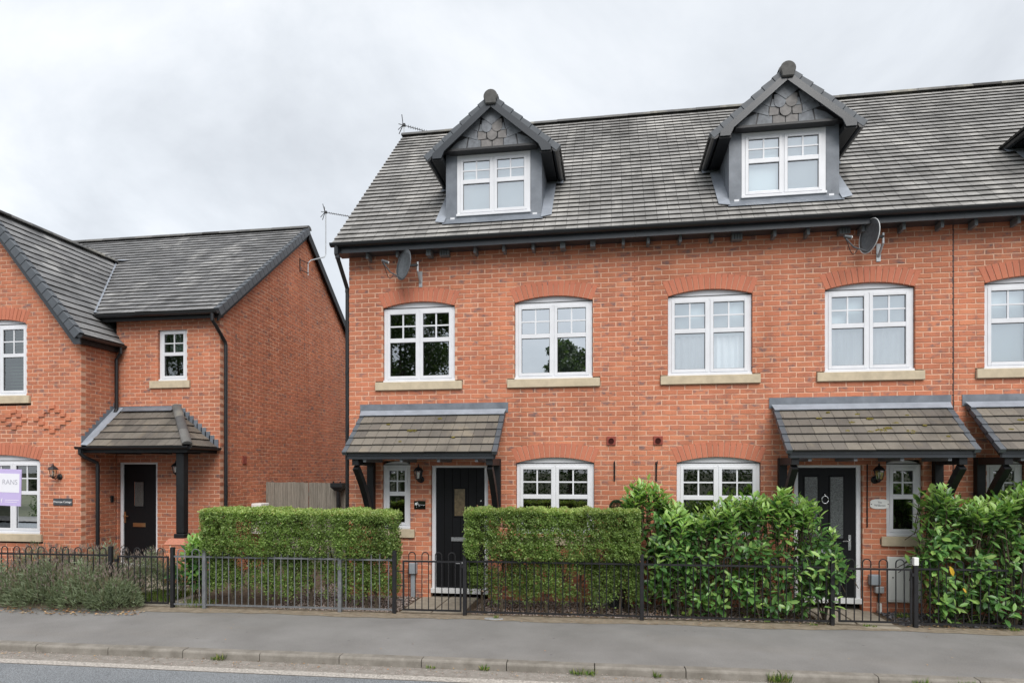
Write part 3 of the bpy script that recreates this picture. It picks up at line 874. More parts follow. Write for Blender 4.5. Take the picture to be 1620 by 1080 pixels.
# eaves: soffit, fascia, gutter, brackets, blocks
for i, (a, b) in enumerate(((-4.30, .372), (.372, 4.754), (4.754, 9.3))):
    MB().box(a, b-.002, -.285, -.262, 5.425, 5.575).build("fascia", "fascia_paint", H[i])
    MB().box(a, b-.002, -.2619, .02, 5.447, 5.462).build("soffit", "fascia_paint", H[i])
    g = MB(); K = 8; yc, zc_, rr = -.343, 5.562, .056
    for x in (a-.03 if i == 0 else a, b-.003):
        for k in range(K+1):
            t = math.pi + math.pi*k/K; g.v.append((x, yc + rr*math.cos(t), zc_ + rr*math.sin(t)))
        for k in range(K+1):
            t = math.pi + math.pi*k/K; g.v.append((x, yc + (rr-.006)*math.cos(t), zc_ + (rr-.006)*math.sin(t)))
    n1 = 2*(K+1)
    for k in range(K):
        g.f.append((k, k+1, n1+k+1, n1+k)); g.f.append((K+1+k, K+2+k, n1+K+2+k, n1+K+1+k)); g.r += [.5, .5]
    g.f.append((0, K+1, n1+K+1, n1)); g.f.append((K, K+1+K, n1+K+1+K, n1+K)); g.r += [.5, .5]
    if i == 0: g.f.append(tuple(range(K+1))); g.r.append(.5)
    gut = g.build("gutter", "black_plastic", H[i])
    br = MB()
    x = a + .35
    while x < b:
        br.prism([(yc + (rr+.004)*math.cos(math.pi + math.pi*k/8), zc_ + (rr+.004)*math.sin(math.pi + math.pi*k/8)) for k in range(9)], 'x', x-.014, x+.014); x += .92
    br.build("bracket", "black_plastic", gut)
for x in (-3.792, -3.298, -2.792, -2.051, -1.603, -1.15, -.70, -.25, .20, .562, 1.023, 1.473, 2.337, 2.788, 3.513, 4.041, 4.528, 4.951, 5.476):
    w = .022 if random.random() < .8 else .04
    MB().box(x-w, x+w, -.19, -.02, 5.355, 5.4465).build("eaves_block", "block_paint", H[0 if x < .37 else 1 if x < 4.75 else 2], bevel=.004)
for x in (-2.557, 1.833, 3.296):
    v = MB().box(x-.075, x+.075, -.12, -.01, 5.365, 5.4465)
    o = v.build("eaves_vent", "block_paint", H[0 if x < .37 else 1], bevel=.004)
    s = MB()
    for k in range(1, 4): s.box(x-.075+.0375*k-.003, x-.075+.0375*k+.003, -.123, -.1205, 5.372, 5.44)
    s.build("slot", "dark_hole", o)
# downpipe on the end gable, with swan neck
dp = MB(); dp.tube([(-4.235, -.343, 5.54), (-4.235, -.343, 5.40), (-4.232, -.28, 5.33), (-4.225, -.02, 5.04), (-4.222, .05, 4.95), (-4.222, .05, .05)], .034, 10)
dpo = dp.build("downpipe", "black_plastic", H[0], smooth=False)
cl = MB()
for z in (5.36, 4.93, 3.6, 2.2, 1.1): cl.tube([(-4.222, .05 if z < 5 else -.32, z-.025), (-4.222, .05 if z < 5 else -.32, z+.025)], .040, 10)
cl.build("pipe_clip", "black_plastic", dpo)

# dormers
def dormer(h, xc, ornament):
    y0 = .10; hw = .768; zt = 7.055
    D = MB()
    yb = .10 + (7.0-roofz(.10))/math.tan(PITCH) + .05
    # front face frame of lead around the window
    wx0, wx1, wz0, wz1 = xc-.588, xc+.588, 6.042, 7.012
    zb = roofz(y0)-.06
    D.box(xc-hw, wx0-.002, y0, y0+.10, zb, zt); D.box(wx1+.002, xc+hw, y0, y0+.10, zb, zt)
    D.box(wx0-.002, wx1+.002, y0, y0+.10, zb, wz0-.004); D.box(wx0-.002, wx1+.002, y0+.001, y0+.10, wz1+.002, zt)
    for s in (-1, 1):
        x = xc + s*hw
        pts = [(y0+.101, zb), (y0+.101, zt), (yb, zt), (yb, roofz(yb)-.05)]
        D.prism(pts, 'x', min(x, x-s*.02), max(x, x-s*.02))
    dm = D.build("dormer", "lead", H[h])
    sm = MB()
    for s in (-1, 1):
        x = xc + s*(hw+.001)
        for y in (.45, .8): sm.box(x-.006, x+.006, y-.012, y+.012, roofz(y)+.02, zt-.02)
        sm.box(xc+s*.67-.004, xc+s*.67+.004, y0-.004, y0, zb+.05, zb+.18)
    sm.build("lead_seam", "lead", dm)
    # apron and side flashings dressed onto the tiles
    ap = MB(); t = .030
    n = Vector((0, -math.sin(PITCH), math.cos(PITCH)))
    def on(x, y, k=t): p = Vector((x, y, roofz(y))) + n*k; return p
    ap.quad(on(xc-hw-.03, -.02), on(xc+hw+.03, -.02), on(xc+hw+.03, y0+.02, .02)+Vector((0, 0, .0)), on(xc-hw-.03, y0+.02, .02))
    ap.quad((xc-hw-.005, y0-.006, zb+.02), (xc+hw+.005, y0-.006, zb+.02), (xc+hw+.005, y0-.006, zb+.13), (xc-hw-.005, y0-.006, zb+.13))
    ap.build("apron", "lead", dm)
    for s in (-1, 1):
        sf = MB(); a_, b_ = xc+s*hw, xc+s*(hw+.16)
        sf.quad(on(a_, y0-.10, .04), on(b_, y0-.05, .036), on(b_, 1.05, .036), on(a_, 1.05, .05))
        sp = MB(); sp.quad(on(b_-s*.12, .90, .048), on(b_+s*.12, .86, .048), on(b_+s*.12, 1.0, .048), on(b_-s*.12, 1.02, .048)); sp.build("splash_lead", "lead_bright", dm)
        sf.build("flashing", "lead_bright", dm)
    fx = MB()
    for s in (-1, 1): fx.box(xc+s*.66-.035, xc+s*.66+.035, y0-.012, y0-.0045, wz0-.045, wz0-.012)
    fx.build("fixing_clip", "upvc", dm)
    window(H[h], wx0, wx1, wz0, wz1, y0+.004, 2, 0, None, "pane_coated", "room_pale",
           [("blind_pale", .03, .97, 0, 1, .072)], depth=.5)
    # gable of slates
    zs0 = 7.06; MB().prism([(xc-.84, zs0-.02), (xc+.84, zs0-.02), (xc, zs0+.64)], 'y', .0, .10).build("gable_backing", "seal", dm)
    MB().box(xc-.70, xc+.70, -.05, .0995, zs0-.045, zs0-.012).build("drip_board", "seal", dm)
    k = 1/470.
    def sl(pts, band, mat):
        cx_, cz_ = sum(p[0] for p in pts)/len(pts), sum(p[1] for p in pts)/len(pts)
        q = [(xc + (cx_+(x-cx_)*.965)*k, zs0 + (cz_+(z-cz_)*.95)*k - .012) for x, z in pts]
        MB().prism(q, 'y', -.0065*(band+1), -.0065*band).build("slate", mat, dm, bevel=.002)
    for s in (-1, 1):
        mm = lambda pts: [(s*x, z) for x, z in pts]
        sl(mm([(2, 0), (82, 0), (82, 62), (2, 62)]), 0, "slate_warm")
        sl(mm([(85, 0), (190, 0), (172, 95), (85, 80)]), 0, "slate")
        sl(mm([(194, 0), (330, 0), (262, 60), (180, 92)]), 0, "slate")
        sl(mm([(46, 62), (108, 60), (104, 130), (40, 130)]), 1, "slate_warm")
        sl(mm([(111, 60), (225, 100), (190, 165), (106, 135)]), 1, "slate")
        sl(mm([(228, 102), (300, 70), (235, 140), (195, 165)]), 1, "slate")
        sl(mm([(60, 118), (100, 120), (88, 175), (50, 165)]), 2, "slate")
        sl(mm([(103, 120), (172, 152), (120, 215), (84, 215)]), 2, "slate")
        sl([(s*38 + 40*math.cos(t), 150 + 42*math.sin(t)) for t in [math.pi*(1+i/8) for i in range(9)]] + [(s*38+38, 205), (s*38-38, 205)], 3, "slate_warm" if s > 0 else "slate")
    sl([(39*math.cos(t), 92 + 42*math.sin(t)) for t in [math.pi*(1+i/8) for i in range(9)]] + [(38, 135), (-38, 135)], 2, "slate_warm")
    sl([(0, 158), (82, 222), (60, 262), (0, 300), (-60, 262), (-82, 222)], 4, "slate")
    # roof of the dormer
    tp = math.tan(R(40)); ex_ = 1.02; za = 7.80
    def zr(x): return za - abs(x)*tp
    Yb = 1.98
    for s in (-1, 1):
        pts = [(xc + s*.0, za-.02), (xc + s*ex_, zr(ex_)-.02), (xc + s*ex_, zr(ex_)-.055), (xc + s*.0, za-.055)]
        MB().prism(pts, 'y', -.10, Yb).build("roof_deck", "verge_cap", dm)
        # barge board with a square foot
        pts = [(xc + s*.005, za-.06), (xc + s*.93, zr(.93)-.06), (xc + s*.93, zr(.93)-.135), (xc + s*.79, zr(.93)-.135), (xc+s*.74, zr(.74)-.185), (xc + s*.005, za-.185)]
        MB().prism(pts, 'y', -.125, -.10).build("barge_board", "fascia_paint", dm)
        # soffit box beside the cheek, fascia and gutter running back up the roof
        MB().box(min(xc+s*.772, xc+s*.94), max(xc+s*.772, xc+s*.94), -.0995, .98, zr(.94)-.15, zr(.94)-.07).build("eaves_box", "timber_black", dm)
        MB().tube([(xc+s*1.00, -.11, zr(1.0)-.055), (xc+s*1.00, 1.02, zr(1.0)-.055)], .052, 10).build("gutter", "black_plastic", dm)
        MB().tube([(xc+s*1.00, .92, zr(1.0)-.06), (xc+s*1.02, .97, zr(1.0)-.13)], .034, 8).build("spout", "black_plastic", dm)
        wv = Vector((-s*math.cos(R(40)), 0, math.sin(R(40))))
        TP = tiles_of("roof_tile", .19)
        org = (xc + s*(ex_+.03), 0, zr(ex_+.03)-.012)
        def cutw(w, s=s):
            z = zr(ex_) + w*math.sin(R(40)); ymax = -.30 + (z-5.577)/math.tan(PITCH)
            return [(ymax+.05, 9)] if s > 0 else [(-9, -(ymax+.05))]
        it = tile_items(TP, org, (0, s, 0), wv, *((-.07, 2.2) if s > 0 else (-2.2, .07)), 1.33, .19, cutw)
        TP.joined([t[0] for t in it], [t[1] for t in it], "tiling", dm)
        nC = 7; Lw = 1.32/nC
        for c in range(nC):
            mb = MB(); mb.cur = random.random()
            p = Vector(org) + wv*(Lw*c); nn = Vector((s*math.sin(R(40)), 0, math.cos(R(40)))); f_ = Vector((0, -1, 0))
            a0 = p + Vector((0, -.115, 0)); lift = .050
            vs = []
            for (aa, lf) in ((0, lift), (Lw-.004, lift-.016)):
                q0 = a0 + wv*aa
                vs += [q0 + nn*lf, q0 + nn*lf + Vector((0, .10, 0)), q0 - nn*.055 + Vector((0, 0, 0)), q0 - nn*.055 + Vector((0, .10, 0))]
            mb.add(vs, [(0, 1, 5, 4), (0, 4, 6, 2), (2, 6, 7, 3), (1, 3, 7, 5), (0, 2, 3, 1), (4, 5, 7, 6)])
            mb.build("verge_cap", "verge_cap", dm, bevel=.006)
    ridge_run(dm, (xc, -.06, za-.005), (xc, Yb+.05, za-.005), .115, .46)
    # round end cap of the ridge
    cp = MB(); pts = []
    for i in range(15):
        t = R(-35) + R(250)*i/14; pts.append((xc + .108*math.cos(t), za-.035 + .108*math.sin(t)))
    pts = [(xc+.080, za-.150)] + pts + [(xc-.080, za-.150)]
    cp.prism(pts, 'y', -.165, -.055); cp.build("ridge_cap", "ridge_cap", dm, bevel=.012)
    if ornament:
        for (x, hh) in ((-.36, .14), (-.12, .10), (.18, .08), (.32, .08)):
            mb = MB(); mb.lathe([(.0, 0), (.05, 0), (.065, hh*.5), (.045, hh), (0, hh)], (xc+x, y0+.16, wz0+.08), 10)
            mb.build("ornament", "ornament", dm, smooth=True)
for h, xc in DORM: dormer(h, xc, h == 1)

# porch canopies
def canopy(h, x0, x1, bx):
    dk = MB(); zt, ze, yo = 2.945, 2.275, -.76
    pit = math.atan2(zt-ze, -yo); w = Vector((0, math.cos(pit), math.sin(pit))); L = math.hypot(zt-ze, yo)
    dk.prism([(0, zt-.03), (yo+.03, ze-.005), (yo+.03, ze-.045), (0, zt-.10)], 'x', x0+.03, x1-.03)
    cn_ = dk.build("canopy", "timber_black", H[h])
    CP = tiles_of("canopy_tile", L/5.75)
    it = tile_items(CP, (0, yo-.02, ze-.025), (1, 0, 0), w, x0+.075, x1-.075, L*.93, L/5.75, lambda w_: [], .006, start=x0+.075+random.random()*.2)
    CP.lay(it, cn_, 300, "tiling")
    # pale verge strips and lead at the wall
    for s, a_ in ((0, x0), (1, x1-.075)):
        nrow = 6
        for r_ in range(nrow):
            g_ = L/5.75; ln = g_ if r_ < 5 else L*.93 - 5*g_ + .03
            mb = MB(); q = Vector((a_, yo-.02, ze-.025)) + w*(r_*g_); nn = Vector((0, -math.sin(pit), math.cos(pit)))
            vs = []
            for aa, lf in ((0, .043), (ln+.02, .026)):
                for xx in (.002, .073):
                    for dd in (lf, lf-.06): vs.append(q + w*aa + nn*dd + Vector((xx, 0, 0)))
            mb.add(vs, [(0, 2, 6, 4), (1, 5, 7, 3), (0, 1, 3, 2), (4, 6, 7, 5), (0, 4, 5, 1), (2, 3, 7, 6)])
            mb.build("verge_tile", "verge_cap", cn_)
    ld = MB()
    ld.quad((x0-.035, -.012, zt-.03), (x1+.035, -.012, zt-.03), (x1+.035, -.012, 3.068), (x0-.035, -.012, 3.068))
    ld.box(x0-.035, x1+.035, -.011, .02, 3.055, 3.068)
    ld.build("lead_upstand", "lead", cn_)
    lf = MB(); p0 = Vector((0, -.010, zt-.005)); nn = Vector((0, -math.sin(pit), math.cos(pit)))
    a_ = p0 + nn*.035; b_ = p0 - w*.135 + nn*.046
    lf.quad((x0+.01, b_.y, b_.z), (x1-.01, b_.y, b_.z), (x1+.01, a_.y, a_.z), (x0-.01, a_.y, a_.z))
    lf.quad((x0+.01, b_.y, b_.z), (x1-.01, b_.y, b_.z), (x1-.01, b_.y, b_.z-.008), (x0+.01, b_.y, b_.z-.008))
    lf.build("lead_flashing", "lead_bright", cn_)
    MB().box(x0+.045, x1-.045, -.735, -.708, 2.175, 2.262).build("fascia", "fascia_paint", cn_, bevel=.003)
    MB().box(x0+.045, x1-.045, -.752, -.736, 2.228, 2.262).build("eaves_fillet", "fascia_paint", cn_)
    for s, xx in ((0, x0+.035), (1, x1-.06)):
        MB().prism([(0, zt-.105), (0, zt-.03), (yo+.02, ze-.02), (yo+.02, ze-.095)], 'x', xx, xx+.025).build("barge_board", "timber_black", cn_)
    for i in range(4):
        xx = x0 + .32 + (x1-x0-.64)*i/3
        MB().box(xx-.022, xx+.022, -.70, 0, 2.135, 2.185).build("rafter_foot", "block_paint", cn_)
    for xb in bx:
        g_ = MB().box(xb-.055, xb+.055, -.105, -.002, 1.20, 2.19)
        o = g_.build("bracket_post", "timber_black", cn_, bevel=.005)
        MB().box(xb-.05, xb+.05, -.70, -.106, 2.085, 2.185).build("bracket_arm", "timber_black", cn_, bevel=.005)
        pts = []
        for i in range(9):
            t = i/8; y = -.62 + .52*t; z = 2.084 - .70*t; bow = .045*math.sin(math.pi*t)
            pts.append((y + bow*.8, z + bow*.6))
        lower = [(y - .080, z - .055) for y, z in pts][::-1]
        lower = [(min(max(y, -.70), -.106), min(z, 2.084)) for y, z in lower]
        MB().prism(pts + lower, 'x', xb-.042, xb+.042).build("bracket_brace", "timber_black", cn_)
    return cn_
c1 = canopy(0, -3.945, -1.595, (-3.775, -1.725))
c2 = canopy(1, 2.335, 4.69, (2.47, 4.53))
c3 = canopy(2, 4.90, 7.25, (5.06, 7.1))
# moss growing along the tile edges of the canopies
for (cn_, xs) in ((c1, [(-2.98, -.42, .035), (-2.3, -.55, .012), (-3.4, -.30, .012), (-2.6, -.20, .014), (-3.1, -.62, .01)]),
                  (c2, [(3.62, -.50, .035), (3.72, -.46, .024), (3.98, -.52, .036), (3.48, -.52, .02), (2.9, -.28, .016), (3.3, -.36, .016), (3.55, -.30, .02),
                        (3.85, -.38, .018), (3.2, -.50, .014), (4.2, -.42, .014), (3.05, -.18, .012), (3.42, -.22, .014), (4.05, -.25, .012), (4.4, -.6, .010)]),
                  (c3, [(5.4, -.35, .018), (5.2, -.5, .014), (5.6, -.2, .016)])):
    for x, y, r_ in xs:
        mb = MB(); z = 2.275 + (y+.76)*(2.945-2.275)/.76 + .044
        for _ in range(int(14 + r_*700)):
            a_, d_ = random.random()*6.28, random.random()**.5*r_
            mb.lathe([(0, -.01), (.009, -.005), (.008, .004), (0, .009)], (x+d_*math.cos(a_)*2.2, y+d_*math.sin(a_)*.7, z+d_*math.sin(a_)*.62), 5)
        mb.build("moss", "moss", cn_, props=STUFF)
# vents and pipes on the wall
for i, x in enumerate((.023, .716)):
    v = MB().box(x-.068, x+.068, -.022, .01, 2.39, 2.525).build("wall_vent", "terracotta", H[0 if i == 0 else 1], bevel=.006)
    MB().lathe([(0, 0), (.042, 0), (.042, -.012), (.034, -.012), (.034, -.004), (0, -.004)], (x, -.0225, 2.455), 14, 'y').build("grille", "vent_hole", v)
MB().tube([(3.63, -.012, 1.2), (3.63, -.012, 2.1)], .008, 6).build("cable", "timber_black", H[1])
# ------------------------------------------------------------------ the detached cottage
CY, PY, XG, XP, XR = 1.27, .44, -7.31, -9.52, -11.30
CT = thing("cottage", "red brick cottage with projecting gable and hipped porch, standing apart from the terrace", "house", (-9.5, 3, ZW0))
RZ = Matrix.Rotation(R(90), 4, 'Z')
cw = []
def cwall(u0, u1, z1, tw, rot, dep, excl, pick, phase, ok=lambda c: True, extra=None, z0=ZW0):
    rows = course_rows(u0, u1, z0, z1, excl)
    mb = MB(); mortar_rows(mb, rows, tw, dep)
    if extra: extra(mb)
    o = mb.build("wall", "mortar", CT)
    BR.lay(bricks_from(rows, tw, rot, ok, phase), o, pick, "brickwork"); cw.append(o)
    return o
def rect(a, b, s, t): return lambda zl, zh: [(a, b)] if s < (zl+zh)/2 < t else []
def join(*fs):
    def f(zl, zh):
        o = []
        for g in fs: o += g(zl, zh)
        return o
    return f
# recessed front
cwall(XP, XG, ZW0 + 68*CH, lambda u, z: Vector((u, CY, z)), I4, (0, 1, 0),
      join(rect(-8.622, -8.009, 3.73, 4.735), rect(-8.79, -7.93, 3.585, 3.73), rect(-9.485, -8.635, -1, 2.19)), 70, XG, lambda c: c.z > 3.3)
# gable end
slope = .803
def gab(zl, zh):
    if zh < 4.90: return []
    d = (zh - 4.90)/slope
    a, b = 1.07 + d, 8.17 - d
    return [(-1, a), (b, 20)] if a < b else [(-1, 20)]
cwall(CY + .112, 8.15, 7.80, lambda u, z: Vector((XG, u, z)), RZ, (-1, 0, 0), gab, 60, CY + .112, lambda c: c.y < 3.2)
# projecting front
def gab2(zl, zh):
    d = max(0, (zh - 4.22)/1.222)
    a, b = -13.2 + d, -9.40 - d
    return [(-20, a), (b, 20)] if a < b else [(-20, 20)]
UW, LW = (-11.87, -10.669), (-12.16, -10.38)
def exarch(mb):
    arch_backing(mb, arch_geo(UW[1]-UW[0], .085, .222), (UW[0]+UW[1])/2, 4.73, PY+.007)
    arch_backing(mb, arch_geo(LW[1]-LW[0], .10, .222), (LW[0]+LW[1])/2, 2.195, PY+.007)
pw = cwall(-13.08, XP, 6.7, lambda u, z: Vector((u, PY, z)), I4, (0, 1, 0),
      join(gab2, rect(UW[0]-.004, UW[1]+.004, 3.39, 4.73), rect(-11.96, -10.575, 3.245, 3.39), arch_excl((UW[0]+UW[1])/2, 4.73, UW[1]-UW[0]),
           rect(LW[0]-.004, LW[1]+.004, .83, 2.195), rect(-12.21, -10.32, .69, .83), arch_excl((LW[0]+LW[1])/2, 2.195, LW[1]-LW[0], .10)), 130, XP,
      lambda c: c.z > 1.2, exarch)
make_arch(pw, (UW[0]+UW[1])/2, 4.73, UW[1]-UW[0], y=PY)
make_arch(pw, (LW[0]+LW[1])/2, 2.195, LW[1]-LW[0], rise=.10, y=PY)
# return of the projection
cwall(PY + .112, CY, ZW0 + 61*CH, lambda u, z: Vector((XP, u, z)), RZ, (-1, 0, 0), lambda a, b: [], 40, PY + .112, lambda c: c.z > 2.6)
bk = MB(); bk.quad((-13.08, PY+.13, ZW0), (-13.08, CY, ZW0), (-13.08, CY, 4.3), (-13.08, PY+.13, 4.3)); bk.quad((-14.4, 8.15, ZW0), (XG, 8.15, ZW0), (XG, 8.15, 4.9), (-14.4, 8.15, 4.9))
bk.quad((-14.4, 1.1, 4.9), (-14.4, 8.15, 4.9), (-14.4, 4.62, 7.78)); bk.quad((-14.4, CY, ZW0), (-13.08, CY, ZW0), (-13.08, CY, 4.95), (-14.4, CY, 4.95)); bk.quad((-14.4, CY, ZW0), (-14.4, 8.15, ZW0), (-14.4, 8.15, 4.9), (-14.4, CY, 4.9)); bk.build("wall", "mortar", CT)
# proud brick diamonds on the projecting front
cells = []
for xc, hh in ((-10.114, 3), (-10.93, 2), (-11.75, 3)):
    zc = 2.915
    for r_ in range(-hh, hh+1):
        off = (hh - abs(r_))*.112
        for s in (-1, 1):
            if off == 0 and s < 0: continue
            cells.append((xc + s*off, zc + r_*CH))
for x, z in cells:
    zr_ = ZW0 + round((z - ZW0)/CH - .5)*CH + CH/2
    T = Matrix.Translation((x, PY - .024, zr_)) @ Matrix.Diagonal((.56, 1, 1, 1))
    BR.single(T, pw, random.randrange(60))
# windows and door
window(CT, -8.618, -8.013, 3.73, 4.735, CY+.05, 1, 0, (-8.785, -7.935, 3.588, 3.728), "pane", "room_dark", [("curtain_green", 0, 1, .62, 1, .25)], upper=.48)
window(CT, UW[0], UW[1], 3.395, 4.73, PY+.045, 2, .085, (-11.955, -10.58, 3.248, 3.392), "pane", "room_dark",
       [("blind_green", .04, .96, s/22., s/22. + .026, .17) for s in range(1, 21)], upper=.43)
window(CT, LW[0], LW[1], .835, 2.195, PY+.045, 3, .10, (-12.205, -10.325, .693, .832), "pane", "room_dark", [("curtain_green", .68, .98, 0, 1, .45), ("room_pale", .03, .3, 0, 1, .3)], upper=.44)
m = MB(); m.tube([(-10.62+.05*math.cos(t), PY+.25, 1.0+.08*math.sin(t)) for t in [math.pi*i/8 for i in range(9)]], .006, 6); m.lathe([(.05, 0), (.05, .01), (.045, .10), (.01, .13), (.0, .13)], (-10.62, PY+.25, .90), 8)
m.build("ornament_lantern", "seal", CT)
d4, q = door(CT, -9.475, -8.64, .15, 2.188, CY+.05, 2)
door_glass(d4, -9.16, -8.985, 1.31, 1.78, CY+.05, "obscure_glass")
letterbox(d4, -9.21, -8.94, .905, .985, CY+.05, "brass")
lever(d4, -9.385, 1.10, CY+.05, "brass", 1)
MB().box(-9.17, -9.163, CY+.052, CY+.06, 1.32, 1.78).build("glazing_trim", "chrome", d4)

# main roof
CP_ = math.atan(slope); CRL = math.hypot(3.55, 3.55*slope); CG = CRL/26
cwv = Vector((0, math.cos(CP_), math.sin(CP_)))
mb = MB(); X0, X1 = -14.55, -7.22
mb.quad((X0, 1.10, 5.0), (X1, 1.10, 5.0), (X1, 4.62, 7.83), (X0, 4.62, 7.83)); mb.quad((X0, 4.62, 7.83), (X1, 4.62, 7.83), (X1, 8.2, 4.96), (X0, 8.2, 4.96))
crf = mb.build("roof", "cottage_tile", CT)
CPI = tiles_of("cottage_tile", round(CG, 4))
def valley(w):
    z = 5.01 + w*math.sin(CP_)
    return [(-30, -9.37 - (z-4.455)/1.222 + .02)] if z < 6.78 else []
CPI.lay(tile_items(CPI, (0, 1.07, 4.985), (1, 0, 0), cwv, -14.6, -7.26, CRL, round(CG, 4), valley, start=-7.26), crf, 220, "tiling")
ridge_run(crf, (-14.6, 4.62, 7.845), (-7.19, 4.62, 7.845), .12, .46)
# roof of the projection: the slope that faces the terrace
PP = math.atan(1.222); pw_ = Vector((-math.cos(PP), 0, math.sin(PP))); PL = 1.93/math.cos(PP); PG = round(CG, 4)
mb = MB(); e0 = (-9.37, 4.43)
mb.quad((-9.40, .22, 4.455), (-9.40, 1.6, 4.455), (XR, 3.4, 6.79), (XR, .22, 6.79)); mb.quad((XR, .22, 6.79), (XR, 3.4, 6.79), (-13.2, 1.6, 4.455), (-13.2, .22, 4.455))
prf = mb.build("roof", "cottage_tile", CT)
def pvalley(w):
    z = 4.455 + w*math.sin(PP)
    return [((1.07 + (z-5.01)/slope) if z > 5.05 else 1.262, 30)]
CPI.lay(tile_items(CPI, (-9.37, 0, 4.43), (0, 1, 0), pw_, .30, 9, PL, PG, pvalley, start=.30), prf, 80, "tiling")
ridge_run(prf, (XR, .2, 6.80), (XR, 3.32, 6.80), .115, .46)
# bright valley lining
v0, v1 = Vector((-9.825, 1.07, 5.035)), Vector((-11.28, 3.28, 6.81))
MB().tube([v0, v1], .022, 4).build("valley_lining", "lead_bright", CT)
MB().add([v0+Vector((-.16, -.10, -.14)), v0+Vector((.05, -.06, .0)), v0+Vector((.06, .08, .05)), v0+Vector((-.10, .06, .06))], [(0, 1, 2, 3)]).build("valley_foot", "lead_bright", CT)
MB().add([v1+Vector((-.05, -.08, .03)), v1+Vector((.22, -.05, .02)), v1+Vector((.35, .18, .10)), v1+Vector((.0, .15, .12))], [(0, 1, 2, 3)]).build("saddle", "lead_bright", CT)
# verge caps
def caps(org, w, n, g, out, cnt, dep=.10):
    """org at the eave; out: direction the gable faces; n: slope normal"""
    org, w, n, out = Vector(org), Vector(w), Vector(n), Vector(out)
    for c in range(cnt):
        vs = []
        for aa, lf in ((0, .060), (g-.005, .042)):
            q = org + w*(g*c + aa)
            vs += [q + n*lf - out*.09, q + n*lf + out*.012, q - n*dep - out*.09, q - n*dep + out*.012]
        MB().add(vs, [(0, 1, 5, 4), (1, 3, 7, 5), (3, 2, 6, 7), (2, 0, 4, 6), (0, 2, 3, 1), (4, 5, 7, 6)]).build("verge_cap", "verge_cap", CT, bevel=.006)
caps((-7.20, 1.07, 4.985), cwv, (0, -math.sin(CP_), math.cos(CP_)), CG, (1, 0, 0), 26)
caps((-9.37, .225, 4.43), pw_, (math.sin(PP), 0, math.cos(PP)), PG, (0, -1, 0), 17)
# barge boards
MB().prism([(1.10, 4.97), (4.62, 7.79), (4.62, 7.62), (1.10, 4.80)], 'x', -7.262, -7.24).build("barge_board", "timber_black", CT)
MB().prism([(8.20, 4.94), (4.62, 7.82), (4.62, 7.60), (8.20, 4.74)], 'x', -7.23, -7.20).build("barge_board", "timber_black", CT)
MB().prism([(8.15, 4.90), (4.62, 7.70), (4.62, 7.68), (8.15, 4.88)], 'x', -7.31, -7.231).build("verge_soffit", "timber_black", CT)
MB().prism([(-9.37, 4.45), (XR, 6.78), (XR, 6.52), (-9.50, 4.27), (-9.37, 4.27)], 'y', .262, .29).build("barge_board", "fascia_paint", CT)
MB().prism([(-9.42, 4.40), (XR, 6.68), (XR, 6.66), (-9.42, 4.38)], 'y', .2905, .46).build("verge_soffit", "timber_black", CT)
# gutters and downpipes
def halfgutter(p0, p1, rad, parent, cap=True):
    p0, p1 = Vector(p0), Vector(p1); d = (p1-p0).normalized(); s = d.cross(Vector((0, 0, 1))).normalized()
    mb = MB(); K = 8
    for q in (p0, p1):
        for rr in (rad, rad-.006):
            for k in range(K+1):
                t = math.pi + math.pi*k/K; mb.v.append(tuple(q + s*rr*math.cos(t) + Vector((0, 0, rr*math.sin(t)))))
    n1 = 2*(K+1)
    for k in range(K):
        mb.f += [(k, k+1, n1+k+1, n1+k), (K+1+k, K+2+k, n1+K+2+k, n1+K+1+k)]
    mb.f += [(0, K+1, n1+K+1, n1), (K, 2*K+1, n1+2*K+1, n1+K), tuple(range(K+1)), tuple(range(n1, n1+K+1))]
    mb.r = [.5]*len(mb.f)
    return mb.build("gutter", "black_plastic", parent)
halfgutter((-9.86, 1.02, 4.975), (-7.19, 1.02, 4.975), .056, CT)
MB().box(-9.80, -7.25, 1.075, 1.10, 4.86, 4.99).build("fascia", "timber_black", CT)
MB().box(-9.80, -7.25, 1.1005, 1.29, 4.90, 4.915).build("soffit", "timber_black", CT)
MB().tube([(-7.30, 1.02, 4.95), (-7.30, 1.02, 4.80), (-7.285, 1.10, 4.72), (-7.255, 1.34, 4.46), (-7.25, 1.36, 4.40), (-7.25, 1.36, .02)], .034, 10).build("downpipe", "black_plastic", CT)
halfgutter((-9.335, .22, 4.425), (-9.335, 1.262, 4.425), .056, CT)
MB().box(-9.41, -9.392, .30, 1.262, 4.29, 4.44).build("fascia", "timber_black", CT)
MB().box(-9.535, -9.411, .30, 1.262, 4.30, 4.315).build("soffit", "timber_black", CT)
MB().tube([(-9.335, 1.17, 4.40), (-9.335, 1.17, 4.27), (-9.44, 1.18, 4.15), (-9.44, 1.18, 3.20), (-9.43, 1.14, 3.13)], .034, 10).build("downpipe", "black_plastic", CT)
